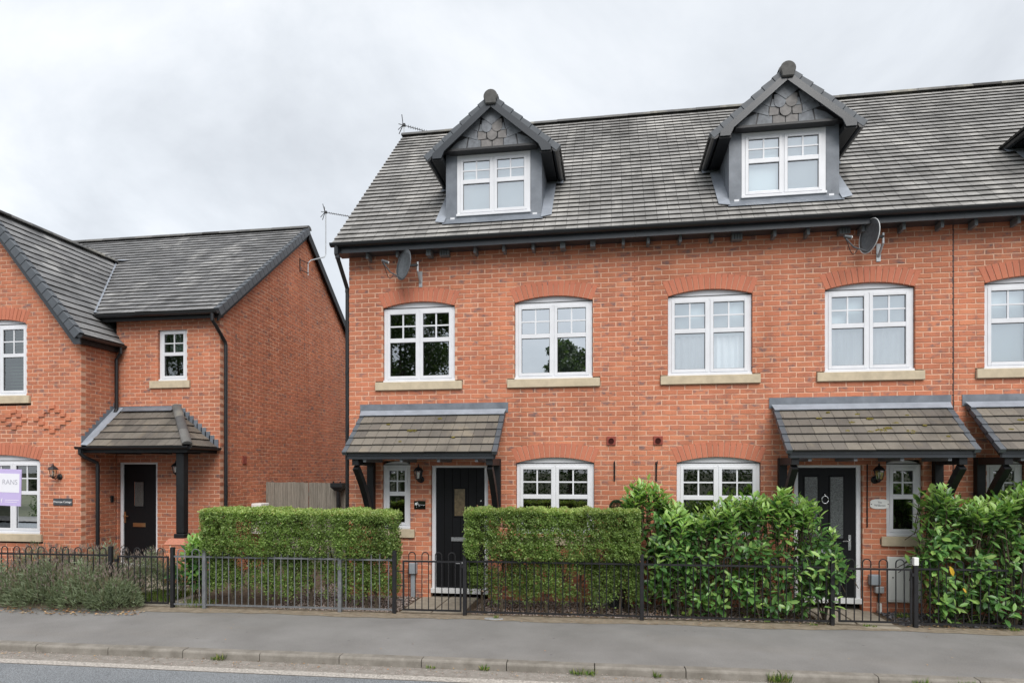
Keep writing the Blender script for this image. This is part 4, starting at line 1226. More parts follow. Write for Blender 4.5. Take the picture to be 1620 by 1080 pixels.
# hipped porch roof
ze, zt = 2.445, 3.20; py0, xe = PY-.03, -7.36
ppit = math.atan2(zt-ze, CY-py0); pwv = Vector((0, math.cos(ppit), math.sin(ppit))); PLn = math.hypot(zt-ze, CY-py0)
hipx = xe - (CY-py0)
mb = MB()
mb.quad((XP+.01, py0+.02, ze-.02), (xe-.02, py0+.02, ze-.02), (hipx, CY-.01, zt-.02), (XP+.01, CY-.01, zt-.02)); mb.quad((xe-.02, py0+.02, ze-.02), (xe-.02, CY-.01, ze-.02), (hipx, CY-.01, zt-.02))
mb.quad((XP+.01, py0+.02, ze-.05), (xe-.02, py0+.02, ze-.05), (xe-.02, CY-.01, ze-.05), (XP+.01, CY-.01, ze-.05))
po = mb.build("porch", "timber_black", CT)
PTI = tiles_of("canopy_tile", round(PLn/5.6, 4)); g5 = round(PLn/5.6, 4)
ct_ = math.cos(ppit)
it = tile_items(PTI, (0, py0, ze-.025), (1, 0, 0), pwv, XP+.16, xe, PLn*.9, g5, lambda w: [(xe - w*ct_ - .02, 99)], .006, start=-9.3)
PTI.lay(it, po, 60, "tiling")
hw_ = Vector((-math.cos(ppit), 0, math.sin(ppit)))
it = tile_items(PTI, (xe, 0, ze-.025), (0, 1, 0), hw_, py0, CY-.06, PLn*.95, g5, lambda w: [(-9, py0 + w*ct_ + .02)], .006)
PTI.lay(it, po, 30, "tiling")
ridge_run(po, (xe-.03, py0+.03, ze+.035), (hipx+.02, CY-.03, zt+.03), .085, .42, "hip_tile")
lm = MB()
lm.quad((XP+.012, py0+.0, ze+.03), (XP+.17, py0+.0, ze+.018), (XP+.17, CY-.02, zt+.02), (XP+.012, CY-.02, zt+.05))
lm.build("lead_gutter", "lead_bright", po)
lm = MB()
for i in range(10):       # stepped flashing on the return wall
    a_ = PY + (CY-PY)*i/10; b_ = PY + (CY-PY)*(i+1)/10; z0_ = ze + (zt-ze)*i/10; z1_ = ze + (zt-ze)*(i+1)/10
    lm.box(XP+.003, XP+.012, a_, b_, z0_, z1_+.12)
lm.build("stepped_flashing", "lead", po)
lm = MB()
for i in range(10):       # stepped flashing on the recessed wall
    a_ = hipx + (xe-hipx)*i/10; b_ = hipx + (xe-hipx)*(i+1)/10; z0_ = zt - (zt-ze)*i/10; z1_ = zt - (zt-ze)*(i+1)/10
    lm.box(a_, b_+.02, CY-.012, CY-.003, z1_-.03, z0_+.075)
lm.box(XP+.1, hipx+.02, CY-.012, CY-.003, zt-.05, zt+.05)
lm.build("stepped_flashing", "lead", po)
lm = MB(); nn = Vector((0, -math.sin(ppit), math.cos(ppit))); a_ = Vector((0, CY-.012, zt+.0)) + nn*.03; b_ = a_ - pwv*.13 + nn*.012
lm.quad((XP+.2, b_.y, b_.z), (hipx-.02, b_.y, b_.z), (hipx-.0, a_.y, a_.z), (XP+.2, a_.y, a_.z)); lm.build("lead_flashing", "lead", po)
halfgutter((XP-.03, py0-.045, ze-.01), (xe+.05, py0-.045, ze-.01), .050, po)
halfgutter((xe+.05, py0-.03, ze-.012), (xe+.05, CY-.02, ze-.012), .050, po)
MB().box(XP+.02, xe-.01, py0+.012, py0+.03, ze-.12, ze-.0).build("fascia", "timber_black", po)
MB().box(xe-.03, xe-.012, py0+.031, CY, ze-.12, ze-.0).build("fascia", "timber_black", po)
for x in (-9.0, -8.35, -7.75): MB().box(x-.03, x+.03, py0+.031, CY, ze-.13, ze-.06).build("joist", "timber_black", po)
MB().tube([(XP+.05, py0-.045, ze-.05), (XP+.05, py0-.045, ze-.13), (XP+.09, py0+.02, ze-.20), (XP+.17, PY+.18, ze-.30), (XP+.17, PY+.19, ze-.36), (XP+.17, PY+.19, .02)], .034, 10).build("downpipe", "black_plastic", CT)
px, pyy = -7.575, .56
MB().box(px-.075, px+.075, pyy-.075, pyy+.075, .88, ze-.12).build("porch_post", "timber_black", po, bevel=.015)
MB().box(px-.10, px+.10, pyy-.10, pyy+.10, .80, .88).build("post_foot", "timber_black", po, bevel=.012)
pr = MB()
pr.add([(px-.21, pyy-.21, .70), (px+.21, pyy-.21, .70), (px+.21, pyy+.21, .70), (px-.21, pyy+.21, .70), (px-.15, pyy-.15, .80), (px+.15, pyy-.15, .80), (px+.15, pyy+.15, .80), (px-.15, pyy+.15, .80)],
       [(4, 5, 6, 7), (0, 1, 5, 4), (1, 2, 6, 5), (2, 3, 7, 6), (3, 0, 4, 7)])
pier = pr.build("pier_capping", "pier_brick", po)
MB().box(px-.195, px+.195, pyy-.195, pyy+.195, -.02, .70).build("pier_core", "mortar", po)
items = []
for i in range(9):
    z = .70 - (i+.5)*CH
    for k_, x in enumerate(((-.10, .115) if i % 2 else (-.155, .06))):
        for ys, ro in ((pyy-.2025, I4), ):
            items.append((Matrix.Translation((px+x, ys, z)) @ Matrix.Diagonal((.93 if (i % 2) else (.46 if k_ == 0 else 1.2), .9, 1, 1)), random.randrange(60), 1))
    for k_, y in enumerate((-.10, .115)):
        items.append((Matrix.Translation((px+.2025, pyy+y*.9, z)) @ RZ @ Matrix.Diagonal((.85, .9, 1, 1)), random.randrange(60), 1))
for t in items: BR.single(t[0], pier, t[1])
# ------------------------------------------------------------------ paving and gravel
def slabs(name, label_parent, pts, sz, mat="paving", z=.004):
    par = MB(); xs = [p[0] for p in pts]; ys = [p[1] for p in pts]
    par.quad((min(xs)-.2, min(ys)-.2, -.008), (max(xs)+.2, min(ys)-.2, -.008), (max(xs)+.2, max(ys)+.2, -.008), (min(xs)-.2, max(ys)+.2, -.008))
    o = par.build(name, "soil", props=STRUCT)
    for x, y, a in pts:
        mb = MB().box(-sz/2+.006, sz/2-.006, -sz/2+.006, sz/2-.006, -.03, 0)
        m_ = mb.build("paving_slab", mat, None, loc=(0, 0, 0), bevel=.004); m_.parent = o; WL[m_.name] = Vector((x, y, z))
        m_.matrix_local = Matrix.Translation(Vector((x, y, z+random.uniform(-.002, .002))) - WL[o.name]) @ Matrix.Rotation(a, 4, 'Z')
slabs("path", None, [(-2.73+.46*i, fence_y(-2.4)+.12+.46*j, 0) for i in range(2) for j in range(3)], .45)
slabs("path", None, [(2.98+.46*i, fence_y(3.2)+.12+.46*j, 0) for i in range(2) for j in range(3)], .45)
slabs("path", None, [(-6.75-.42*j*.95 + .45*i, -1.05+.45*j, .0) for i in range(2) for j in range(6)], .44)
def pebbles(name, x0, x1, ylo, yhi, n, mat, smin, smax):
    V = []; F = []; Rn = []; b = 0
    base = np.array([(1, 0, 0), (-.2, 1, 0), (-1, -.1, 0), (.1, -1, 0), (0, 0, .7), (0, 0, -.5)])
    fc = [(0, 1, 4), (1, 2, 4), (2, 3, 4), (3, 0, 4), (1, 0, 5), (2, 1, 5), (3, 2, 5), (0, 3, 5)]
    for _ in range(n):
        x = random.uniform(x0, x1); y = random.uniform(ylo(x), yhi(x)); s = random.uniform(smin, smax); a = random.random()*6.28
        c, t = math.cos(a), math.sin(a)
        v = base*np.array([s, s*random.uniform(.6, 1), s*.8])
        V.append(np.stack([v[:, 0]*c - v[:, 1]*t + x, v[:, 0]*t + v[:, 1]*c + y, v[:, 2] + random.uniform(-.008, .014)], 1))
        F += [[i+b for i in q] for q in fc]; Rn += [random.random()]*8; b += 6
    return raw(name, np.concatenate(V), np.array(F), Rn, mat, None, (x0, ylo(x0), 0), {"kind": "stuff", "label": "loose stones lying in the front garden bed", "category": "gravel"})
g = pebbles("gravel", -4.9, -2.98, lambda x: fence_y(x)+.05, lambda x: .9 if x < -4.2 else -.02, 3400, "pebble", .008, .02)
g["label"] = "pink gravel under the hedge near the wooden side gate"
g = pebbles("gravel", -1.92, 2.70, lambda x: fence_y(x)+.05, lambda x: -.02, 5200, "pebble", .008, .02)
g["label"] = "pink gravel bed below the middle window and laurel"
g = pebbles("gravel", 3.75, 5.6, lambda x: fence_y(x)+.05, lambda x: -.02, 1800, "slate_chip", .01, .024)
g["label"] = "dark slate chippings beside the middle door"

# ------------------------------------------------------------------ railings and gates
def U(name, pts, rad, n, mat):
    mb = MB(); mb.tube(pts, rad, n); me = bpy.data.meshes.new(name); me.from_pydata(mb.v, [], mb.f); fix(me); me.materials.append(M[mat]); return me
ZB, ZR, ZT = .055, .752, .862
BARM = {}
for mt in ("black_iron", "galvanised"):
    BARM[mt] = (U("bar", [(0, 0, ZB), (0, 0, ZR)], .0075, 6, mt),
                U("bow", [(-.0475, 0, ZR)] + [(.0475*math.cos(t), 0, ZT-.0475-.0 + .0475*math.sin(t)) for t in [math.pi - math.pi*i/8 for i in range(9)]] + [(.0475, 0, ZR)], .0075, 6, mt))
FROT = Matrix.Rotation(math.atan(.0405), 4, 'Z')
def post(parent, x, mat, zt=.885, w=.026):
    m_ = MB().box(-w, w, -w, w, -.05, zt); m_ = m_.build("post", mat, None, loc=(0, 0, 0), bevel=.004)
    m_.parent = parent; m_.matrix_local = Matrix.Translation(Vector((x, fence_y(x), 0)) - WL[parent.name]) @ FROT
    WL[m_.name] = Vector((x, fence_y(x), 0)); return m_
def rail(parent, x0, x1, z, mat, name, h=.012, t=.010):
    L = x1-x0; m_ = MB().box(-L/2, L/2, -t, t, -h, h).build(name, mat, None, loc=(0, 0, 0))
    xm = (x0+x1)/2; m_.parent = parent
    m_.matrix_local = Matrix.Translation(Vector((xm, fence_y(xm), z)) - WL[parent.name]) @ FROT
def bay(parent, x0, x1, mat):
    rail(parent, x0+.026, x1-.026, ZR, mat, "top_rail"); rail(parent, x0+.026, x1-.026, ZB, mat, "bottom_rail")
    n = max(2, int(round((x1-x0-.10)/.094))); n -= n % 2
    sp = (x1-x0-.052)/n
    for i in range(n):
        x = x0 + .026 + sp*(i+.5); link("bar", BARM[mat][0], parent, (x, fence_y(x), random.uniform(-.003, .003)), None, FROT @ Matrix.Rotation(random.gauss(0, .006), 4, 'Y'))
        if i % 2 == 0:
            xm = x + sp/2; link("bow", BARM[mat][1], parent, (xm, fence_y(xm), 0), None, FROT @ Matrix.Diagonal((sp/.095, 1, 1, 1)))
def railing(label, posts, mats, bmat):
    t = thing("railing", label, "railing", ((posts[0]+posts[-1])/2, fence_y((posts[0]+posts[-1])/2), 0), "bow top railings along the footway")
    for x, m_ in zip(posts, mats): post(t, x, m_)
    for a_, b_ in zip(posts[:-1], posts[1:]): bay(t, a_, b_, bmat)
    return t
railing("black bow top railing rising out of the lavender in front of the cottage", [-11.9, -9.6, -7.32], ["black_iron"]*3, "black_iron")
railing("grey bare metal railing in front of the clipped hedge nearest the wooden side gate", [-6.335, -5.835, -3.785, -2.99], ["black_iron", "galvanised", "galvanised", "black_iron"], "galvanised")
railing("long black railing in front of the middle clipped hedge and the laurel beside it", [-1.985, .426, 2.855], ["black_iron"]*3, "black_iron")
rr_ = railing("black railing whose first post has a white top, before the last laurel", [3.868, 6.3], ["black_iron"]*2, "black_iron")
wc = MB().box(-.030, .030, -.030, .030, .795, .90).build("post_cap", "white_paint", None, loc=(0, 0, 0), bevel=.006); wc.parent = rr_
wc.matrix_local = Matrix.Translation(Vector((3.868, fence_y(3.868), 0)) - WL[rr_.name]) @ FROT
def gate(label, x0, x1, hinge, ang=0):
    t = thing("garden_gate", label, "gate", ((x0+x1)/2, fence_y((x0+x1)/2), 0), "bow top garden gates")
    for x in (x0, x1):
        m_ = MB().box(-.012, .012, -.008, .008, .05, .752).build("stile", "black_iron", None, loc=(0, 0, 0)); m_.parent = t
        m_.matrix_local = Matrix.Translation(Vector((x, fence_y(x), 0)) - WL[t.name]) @ FROT
    rail(t, x0+.012, x1-.012, .74, "black_iron", "top_rail"); rail(t, x0+.012, x1-.012, .062, "black_iron", "bottom_rail")
    n = 8; sp = (x1-x0)/(n+.6)
    for i in range(n):
        x = x0 + sp*(i+.8); link("bar", BARM["black_iron"][0], t, (x, fence_y(x), 0), None, FROT)
        if i % 2 == 0: link("bow", BARM["black_iron"][1], t, (x+sp/2, fence_y(x+sp/2), 0.006), None, FROT @ Matrix.Diagonal((sp/.095, 1, 1, 1)))
    hx = x0 if hinge < 0 else x1; lx = x1 if hinge < 0 else x0
    for z in (.20, .40, .60):
        MB().tube([(hx+hinge*.002, fence_y(hx)-.012, z), (hx+hinge*.10, fence_y(hx)-.012, z)], .008, 6).build("hinge", "black_iron", t)
    MB().box(min(lx, lx-hinge*.05), max(lx, lx-hinge*.05), fence_y(lx)-.022, fence_y(lx)-.010, .66, .70).build("latch", "black_iron", t)
gate("black bow top gate in front of the cottage door beside the lavender", -7.20, -6.41, 1)
gate("black bow top gate in front of the black door with the amber pane", -2.86, -2.045, -1)
gate("black bow top gate in front of the door with two obscure glass panels", 2.945, 3.815, -1)

# ------------------------------------------------------------------ foliage
def rand_unit(n):
    v = rng.normal(size=(n, 3)); return v/np.linalg.norm(v, axis=1, keepdims=True)
def quads(P, D, N, L, Wd, rnd, name, mat, parent, loc, fold=.25, props=STUFF):
    """leaf quads: base point P, direction D, normal hint N, length L, width Wd"""
    D = D/np.linalg.norm(D, axis=1, keepdims=True)
    S = np.cross(D, N); S /= np.maximum(np.linalg.norm(S, axis=1, keepdims=True), 1e-6)
    Nn = np.cross(S, D); L = L[:, None]; Wd = Wd[:, None]
    a = P; b = P + D*L*.5 + S*Wd*.5 + Nn*Wd*fold; c = P + D*L; d = P + D*L*.5 - S*Wd*.5 + Nn*Wd*fold
    V = np.stack([a, b, c, d], 1).reshape(-1, 3); n = len(P)
    F = np.arange(4*n).reshape(n, 4)
    return raw(name, V, F, rnd, mat, parent, loc, props)
def fy(x): return -1.055 + 0.0405*x
def hedge(label, x0, x1, depth, ztop, n, group):
    t = thing("hedge", label, "hedge", ((x0+x1)/2, fy((x0+x1)/2)+depth/2, 0), group)
    m = int(n*2.2)
    x = rng.uniform(x0, x1, m); z = rng.uniform(.0, 1, m); face = rng.choice(4, m, p=[.52, .28, .10, .10])
    zt = ztop(x); d = np.zeros(m); Z = .08 + (zt-.08)*z**.75
    ns = rng.normal(size=m)
    d = np.where(face == 0, np.abs(ns)*.10, np.where(face == 1, rng.uniform(0, depth, m), np.where(face == 2, depth - np.abs(ns)*.05, rng.uniform(0, depth, m))))
    Z = np.where(face == 1, zt - np.abs(ns)*.05 + .0, Z)
    xe_ = rng.random(m) < .5
    x = np.where(face == 3, np.where(xe_, x0 + np.abs(ns)*.06, x1 - np.abs(ns)*.06), x)
    # lumps and gaps: thin out low down, and where a coarse pattern says so
    gapn = np.sin(x*5.3+1) + np.sin(x*11.7+Z*7) + np.sin(Z*13+x*3.1) + np.sin(x*23.0 + d*9)
    keepp = np.clip((Z-.04)/.32, 0.12, 1)*np.where(Z < .75, np.clip(.78+.30*gapn, .05, 1), np.clip(.86+.16*gapn, .2, 1))
    keepp = keepp*np.where(gapn < -1.6, .40, 1)*np.clip((Z - .12 - .14*np.sin(x*3.7+2)*np.sin(x*9.1) )/.16, .05, 1)
    kp = rng.random(m) < keepp
    x, d, Z, face = x[kp][:n], d[kp][:n], Z[kp][:n], face[kp][:n]; n = len(x)
    rough_ = .036*(np.sin(x*17)+np.sin(x*41+Z*23)+np.sin(Z*37))
    low = np.clip((.78-Z)/.5, 0, 1)
    d = d + np.where(face == 0, rough_*.5 + low*.06, 0)
    Z = Z + np.where(face == 1, rough_*.35, 0)
    bulge = .028*np.sin(x*4.3+Z*2.6) + .018*np.sin(x*9.7-Z*5)
    near = np.clip(1 - d/.09, 0, 1); ends = np.clip(1 - np.minimum(x-x0, x1-x)/.09, 0, 1); hi = np.clip(1 - (ztop(x)-Z)/.10, 0, 1)
    Z = Z - np.where(face == 1, .045*near**2 + .04*ends**2, 0) + np.where(face == 1, .4*bulge, 0)
    d = d + np.where(face == 0, .045*hi**2 + .05*ends**2 + bulge, 0)
    d = d + np.where(face != 2, .13*np.clip((.86-Z)/.12, 0, 1)*np.clip((.35-d)/.3, 0, 1), 0)
    y = fy(x) - .10 + d
    P = np.stack([x, y, Z], 1)
    out = np.zeros((n, 3)); out[:, 1] = np.where(face == 0, -1, np.where(face == 2, 1, 0)); out[:, 2] = np.where(face == 1, 1, .25)
    D = rand_unit(n) + out*.55 + np.array([0, 0, .15]); N = rand_unit(n) + np.array([0, -.3, .9])
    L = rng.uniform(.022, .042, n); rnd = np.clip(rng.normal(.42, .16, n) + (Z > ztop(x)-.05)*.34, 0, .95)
    brown = rng.random(n) < .015; rnd = np.where(brown, 1.0, rnd)
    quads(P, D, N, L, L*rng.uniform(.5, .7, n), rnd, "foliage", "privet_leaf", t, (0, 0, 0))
    k_ = max(4, int((x1-x0)/.28))
    for i in range(k_):
        sx = x0 + .12 + (x1-x0-.24)*(i+random.uniform(-.25, .25)+.5)/k_
        yb = fy(sx) + depth*.42 + random.uniform(-.05, .05); mb = MB()
        mb.tube([(sx, yb, -.03), (sx+random.uniform(-.04, .04), yb, .3), (sx+random.uniform(-.1, .1), yb+random.uniform(-.08, .08), .75), (sx+random.uniform(-.15, .15), yb, 1.2)], [.022, .018, .013, .006], 6)
        for _ in range(5):
            z = random.uniform(.15, .7); a_ = random.random()*6.28; l_ = random.uniform(.2, .42)
            mb.tube([(sx, yb, z), (sx+l_*.5*math.cos(a_), yb+l_*.35*math.sin(a_), z+l_*.45), (sx+l_*.75*math.cos(a_), yb+l_*.5*math.sin(a_), z+l_)], [.009, .006, .003], 5)
        mb.build("stem", "bark", t)
    return t
hedge("clipped privet hedge behind the grey railing, before the wooden side gate", -5.86, -3.02, .52, lambda x: 1.435 - .035*np.clip((x+4.9)/1.5, 0, 1)*1.0 + .012*np.sin(x*3), 90000, "clipped hedges")
hedge("clipped privet hedge under the ground floor window of the end house", -1.985, .40, .52, lambda x: 1.475 - .02*np.clip((-1.7-x)/.3, 0, 1) + .010*np.sin(x*4), 80000, "clipped hedges")

# laurel: large glossy leaves on upright shoots
def laurel_leaf(r, bend):
    L, w = 1.0, .185; v = [(0, 0, 0)]
    for t, ww in ((.32, .92), (.68, 1.0)):
        for s in (-1, 0, 1): v.append((s*w*ww, t, (-bend*t*t) + (.05 if s else 0)))
    v.append((0, 1.0, -bend))
    f = [(0, 1, 2), (0, 2, 3), (1, 4, 5, 2), (2, 5, 6, 3), (4, 7, 5), (5, 7, 6)]
    return np.array(v, float), f, r
LP = Pieces([laurel_leaf(random.random(), random.uniform(.02, .28)) for _ in range(24)], "laurel_leaf", "leaf")
LY = Pieces([laurel_leaf(random.random(), random.uniform(.02, .2)) for _ in range(12)], "laurel_young", "leaf")
YL = Pieces([laurel_leaf(.5, .15)], "yellow_leaf", "leaf")
def leaf_T(p, d, nrm, L):
    d = Vector(d).normalized(); s = d.cross(Vector(nrm))
    s = s.normalized() if s.length > 1e-4 else d.orthogonal().normalized()
    n = s.cross(d)
    return Matrix.Translation(p) @ Matrix((s, d, n)).transposed().to_4x4() @ Matrix.Diagonal((L, L, L, 1))
def laurel(label, x0, x1, yc, dep, ztop, nshoot, group, extra=None, zmin=.15, pick=300):
    t = thing("laurel_bush", label, "bush", ((x0+x1)/2, yc, 0), group)
    old, young = [], []
    sb = MB()
    nst = max(3, int((x1-x0)/.35)); stems = []
    for i in range(nst):
        sx = x0 + (x1-x0)*(i+.5+random.uniform(-.3, .3))/nst; stems.append((sx, yc + random.uniform(-.12, .12)))
    for k_ in range(nshoot):
        x = random.uniform(x0, x1); q = random.random()
        y = yc + dep*random.choice((-1, -1, 0, 1))*random.uniform(.2, .5) if q < .7 else yc + random.uniform(-.5, .5)*dep
        zt = ztop(x)*random.uniform(.93, 1.06)
        z = zt if random.random() < .42 else random.uniform(zmin+.1, zt)
        edge = min((x-x0), (x1-x))/(x1-x0)
        if edge < .08: z = min(z, zt*random.uniform(.5, 1.0))
        tip = Vector((x, y, z)); top = z > zt - .22
        sx, sy = min(stems, key=lambda s_: abs(s_[0]-x) + random.random()*.3)
        lean = Vector((random.uniform(-.35, .35), (-.55 if y < yc else .3)*random.uniform(.2, 1), random.uniform(.8, 1.4) if top else random.uniform(.05, .7))).normalized()
        b0 = tip - lean*.30
        if k_ % 8 == 0: sb.tube([(sx, sy, -.02), ((sx*2+b0.x)/3, (sy*2+b0.y)/3, b0.z*.42), b0, tip], [.012, .010, .006, .003], 5)
        else: sb.tube([b0 - lean*.12 + Vector((0, .05, -.08)), b0, tip], [.006, .005, .003], 5)
        nl = random.randint(8, 12); ph = random.random()*6.28
        s1 = lean.orthogonal().normalized(); s2 = lean.cross(s1)
        for j in range(nl):
            f_ = (j+.5)/nl; a_ = ph + j*2.4
            rad = s1*math.cos(a_) + s2*math.sin(a_)
            up = .25 + .95*f_ if top else .1 + .6*f_
            d = (rad + lean*up + Vector((0, -.12, -.15 if not top else .1))).normalized()
            L = random.uniform(.105, .17)*(1 - .35*max(0, f_-.7)/.3)
            p = b0 + (tip-b0)*f_
            nrm = (lean*1.0 + Vector((0, -.2, .6)) + Vector((random.uniform(-.4, .4), random.uniform(-.4, .4), 0)))
            T = leaf_T(p, d, nrm, L)
            front = 1.0 if y <= yc+.05 else .35
            sz = insize(p, L*L)*front*random.uniform(.7, 1)
            yg = (top and f_ > .45 and random.random() < .75) or random.random() < .06
            (young if yg else old).append((T, random.randrange(12 if yg else 24), sz))
    n1 = int(pick*len(old)/(len(old)+len(young)))
    LP.lay(old, t, n1, "foliage"); LY.lay(young, t, pick-n1, "foliage")
    sb.build("stems", "bark", t, props=STUFF)
    if extra:
        for p, d, L in extra: YL.single(leaf_T(Vector(p), d, (0, -1, .3), L), t, 0)
    return t
laurel("tall laurel with pale shoots rising behind the end of the clipped hedge", .16, 1.05, -.58, .5, lambda x: 1.84 - .75*abs(x-.48), 140, "laurel bushes", pick=200)
laurel("broad laurel spreading between the hedge and the middle gate", .62, 2.92, -.72, .66,
       lambda x: 1.50 + .10*math.sin(x*4.1) + (.15 if x > 2.2 else 0) - (.25 if x > 2.8 else 0), 430, "laurel bushes")
laurel("laurel with one yellow leaf, to the side of the middle house's gate", 4.02, 6.1, -.62, .72,
       lambda x: 1.64 + .10*math.sin(x*5.0) - (.30 if x < 4.15 else 0), 430, "laurel bushes",
       [((4.16, -1.12, .83), (.25, -.35, -1), .13), ((4.32, -1.10, .56), (.2, -.5, -.6), .07)])
laurel("small leafy shrub growing through the railing beside the cottage gate", -6.32, -5.92, -.95, .45, lambda x: .98, 60, "laurel bushes", zmin=.3, pick=120)

# lavender
def lavender(label, xc, yc, rx, ry, h, n, nst, stalk=.28):
    t = thing("lavender_bush", label, "lavender", (xc, yc, 0), "lavender along the cottage front")
    a = rng.uniform(0, 2*np.pi, n); q = np.sqrt(rng.random(n)); x = xc + rx*q*np.cos(a); y = yc + ry*q*np.sin(a)
    lump = 1 + .30*np.sin(x*9+1)*np.sin(y*11) + .18*np.sin(x*23+y*7)
    z = h*np.sqrt(np.clip(1-q**2.4, 0, 1))*lump*rng.uniform(.25, 1.0, n)**.5
    P = np.stack([x, y, z], 1)
    D = rand_unit(n)*.75 + np.stack([np.cos(a)*q*.8, np.sin(a)*q*.8, np.full(n, .75)], 1)
    L = rng.uniform(.05, .11, n)
    quads(P, D, rand_unit(n), L, np.full(n, .011)*rng.uniform(.7, 1.3, n), np.clip(rng.normal(.5, .25, n) + .3*(z/h-.6), 0, 1), "foliage", "lavender_leaf", t, (0, 0, 0), .1)
    m = nst; a = rng.uniform(0, 2*np.pi, m); q = np.sqrt(rng.random(m)); x = xc + rx*q*np.cos(a)*.9; y = yc + ry*q*np.sin(a)*.9
    z = h*np.sqrt(np.clip(1-q**2.4, 0, 1))*.8
    D = rand_unit(m)*.25 + np.stack([np.cos(a)*q*.5, np.sin(a)*q*.4, np.full(m, 1.0)], 1); D /= np.linalg.norm(D, axis=1, keepdims=True)
    L = rng.uniform(.7, 1.15, m)*stalk; P = np.stack([x, y, z], 1)
    quads(P, D, rand_unit(m), L, np.full(m, .006), rng.random(m), "stalks", "lavender_stalk", t, (0, 0, 0), 0)
    E = P + D*L[:, None]
    for kk in range(3):
        quads(E - D*.01*kk, D + rand_unit(m)*.25, rand_unit(m), rng.uniform(.03, .06, m), np.full(m, .013), rng.random(m), "flower_spikes", "lavender_flower", t, (0, 0, 0), .2)
    return t
lav = [("lavender clump at the frame's edge below the agent's board", -8.95, -1.42, .68, .42, .48, 7200, 190),
       ("lavender clump under the cottage window, leaning over the footway", -8.25, -1.44, .66, .44, .52, 7600, 240),
       ("lavender clump with many dry flower spikes, next to the railing's last post", -7.58, -1.40, .60, .42, .50, 7400, 260),
       ("lavender clump drooping over the kerbside corner by the cottage gate", -7.12, -1.52, .36, .28, .36, 5200, 110),
       ("tall dry lavender in front of the cottage door, behind the gate", -7.02, -.82, .42, .36, .62, 3400, 230),
       ("dry lavender behind the railing near the cottage downpipe", -8.1, -.72, .75, .36, .66, 4200, 300),
       ("dry lavender behind the railing under the bay of the cottage", -9.1, -.72, .7, .36, .62, 4200, 280)]
for l_ in lav: lavender(*l_)

def blades(name, x0, x1, y0, y1, n, h, label=None, props=None, cat="grass", z=0, group=None, parent=None):
    x = rng.uniform(x0, x1, n); y = rng.uniform(y0, y1, n)
    P = np.stack([x, y, np.full(n, z)], 1); D = rand_unit(n)*.45 + np.array([0, 0, 1]); D[:, 2] = np.abs(D[:, 2])
    o = quads(P, D, rand_unit(n), rng.uniform(.4, 1, n)*h, np.full(n, .009)*rng.uniform(.6, 1.3, n), rng.random(n), name, "grass_blade", parent, ((x0+x1)/2, (y0+y1)/2, z), .15, props or {})
    if label: tag(o, label, cat, group)
    return o
blades("grass", -7.35, -6.62, -1.05, -.35, 2600, .13, "green grass patch behind the cottage gate", STUFF)
blades("grass", -6.3, -5.85, fence_y(-6)-.02, -.9, 260, .12, "thin grass at the foot of the railing beside the cottage gate", STUFF)
def weed(label, x, y, z, h, r_, n):
    t = thing("weed", label, "weed", (x, y, z), "weeds growing at the kerb and walls")
    blades("blades", x-r_, x+r_, y-r_*.4, y+r_*.4, n, h, None, STUFF, z=z, parent=t)
    m = max(8, n//3); a = rng.uniform(0, 6.28, m); P = np.tile(np.array([[x, y, z+.01]]), (m, 1)) + np.stack([np.cos(a)*r_*.5, np.sin(a)*r_*.2, np.zeros(m)], 1)
    D = np.stack([np.cos(a), np.sin(a)*.7, rng.uniform(.2, 1, m)], 1)
    quads(P, D, rand_unit(m)+np.array([0, 0, 1]), rng.uniform(.3, .7, m)*h, rng.uniform(.012, .02, m), rng.random(m), "leaves", "grass_blade", t, (0, 0, 0), .2)
kf = lambda x: kerb_y(x) - KW - .015
weed("grass tuft in the road gutter nearest the lavender", -4.28, kf(-4.28), -.087, .10, .07, 55)
weed("tiny weed in the road gutter below the grey railing's black post", -1.87, kf(-1.87), -.087, .06, .05, 22)
weed("small leafy weed at the kerb below the first gate", -1.30, kf(-1.3), -.087, .10, .04, 26)
weed("spreading grass tuft at the kerb below the middle hedge", -.27, kf(-.27), -.087, .10, .13, 90)
weed("thin weed at the kerb just past the middle railing post", .48, kf(.48), -.087, .11, .03, 20)
weed("wide yellow green tuft at the kerb below the broad laurel", 1.66, kf(1.66), -.087, .13, .11, 110)
weed("grass tuft at the kerb below the white topped post", 2.98, kf(2.98), -.087, .12, .10, 90)
weed("grass tuft at the kerb nearest the frame's lower corner", 3.42, kf(3.42), -.087, .12, .12, 90)
weed("small weed standing in the pale stopcock cover", -1.52, fence_y(-1.52)-.16, .006, .07, .03, 18)
weed("low weed under the railing by the middle gate's hinge post", 2.6, fence_y(2.6)-.06, .004, .06, .06, 26)
weed("low weed at the foot of the gate of the middle house", 3.3, fence_y(3.3)-.05, .004, .05, .08, 30)
weed("low weed under the railing with the white topped post", 5.0, fence_y(5.0)-.06, .004, .06, .07, 30)
weed("weed on the slate chippings beside the middle door", 3.95, -.35, 0, .10, .09, 60)

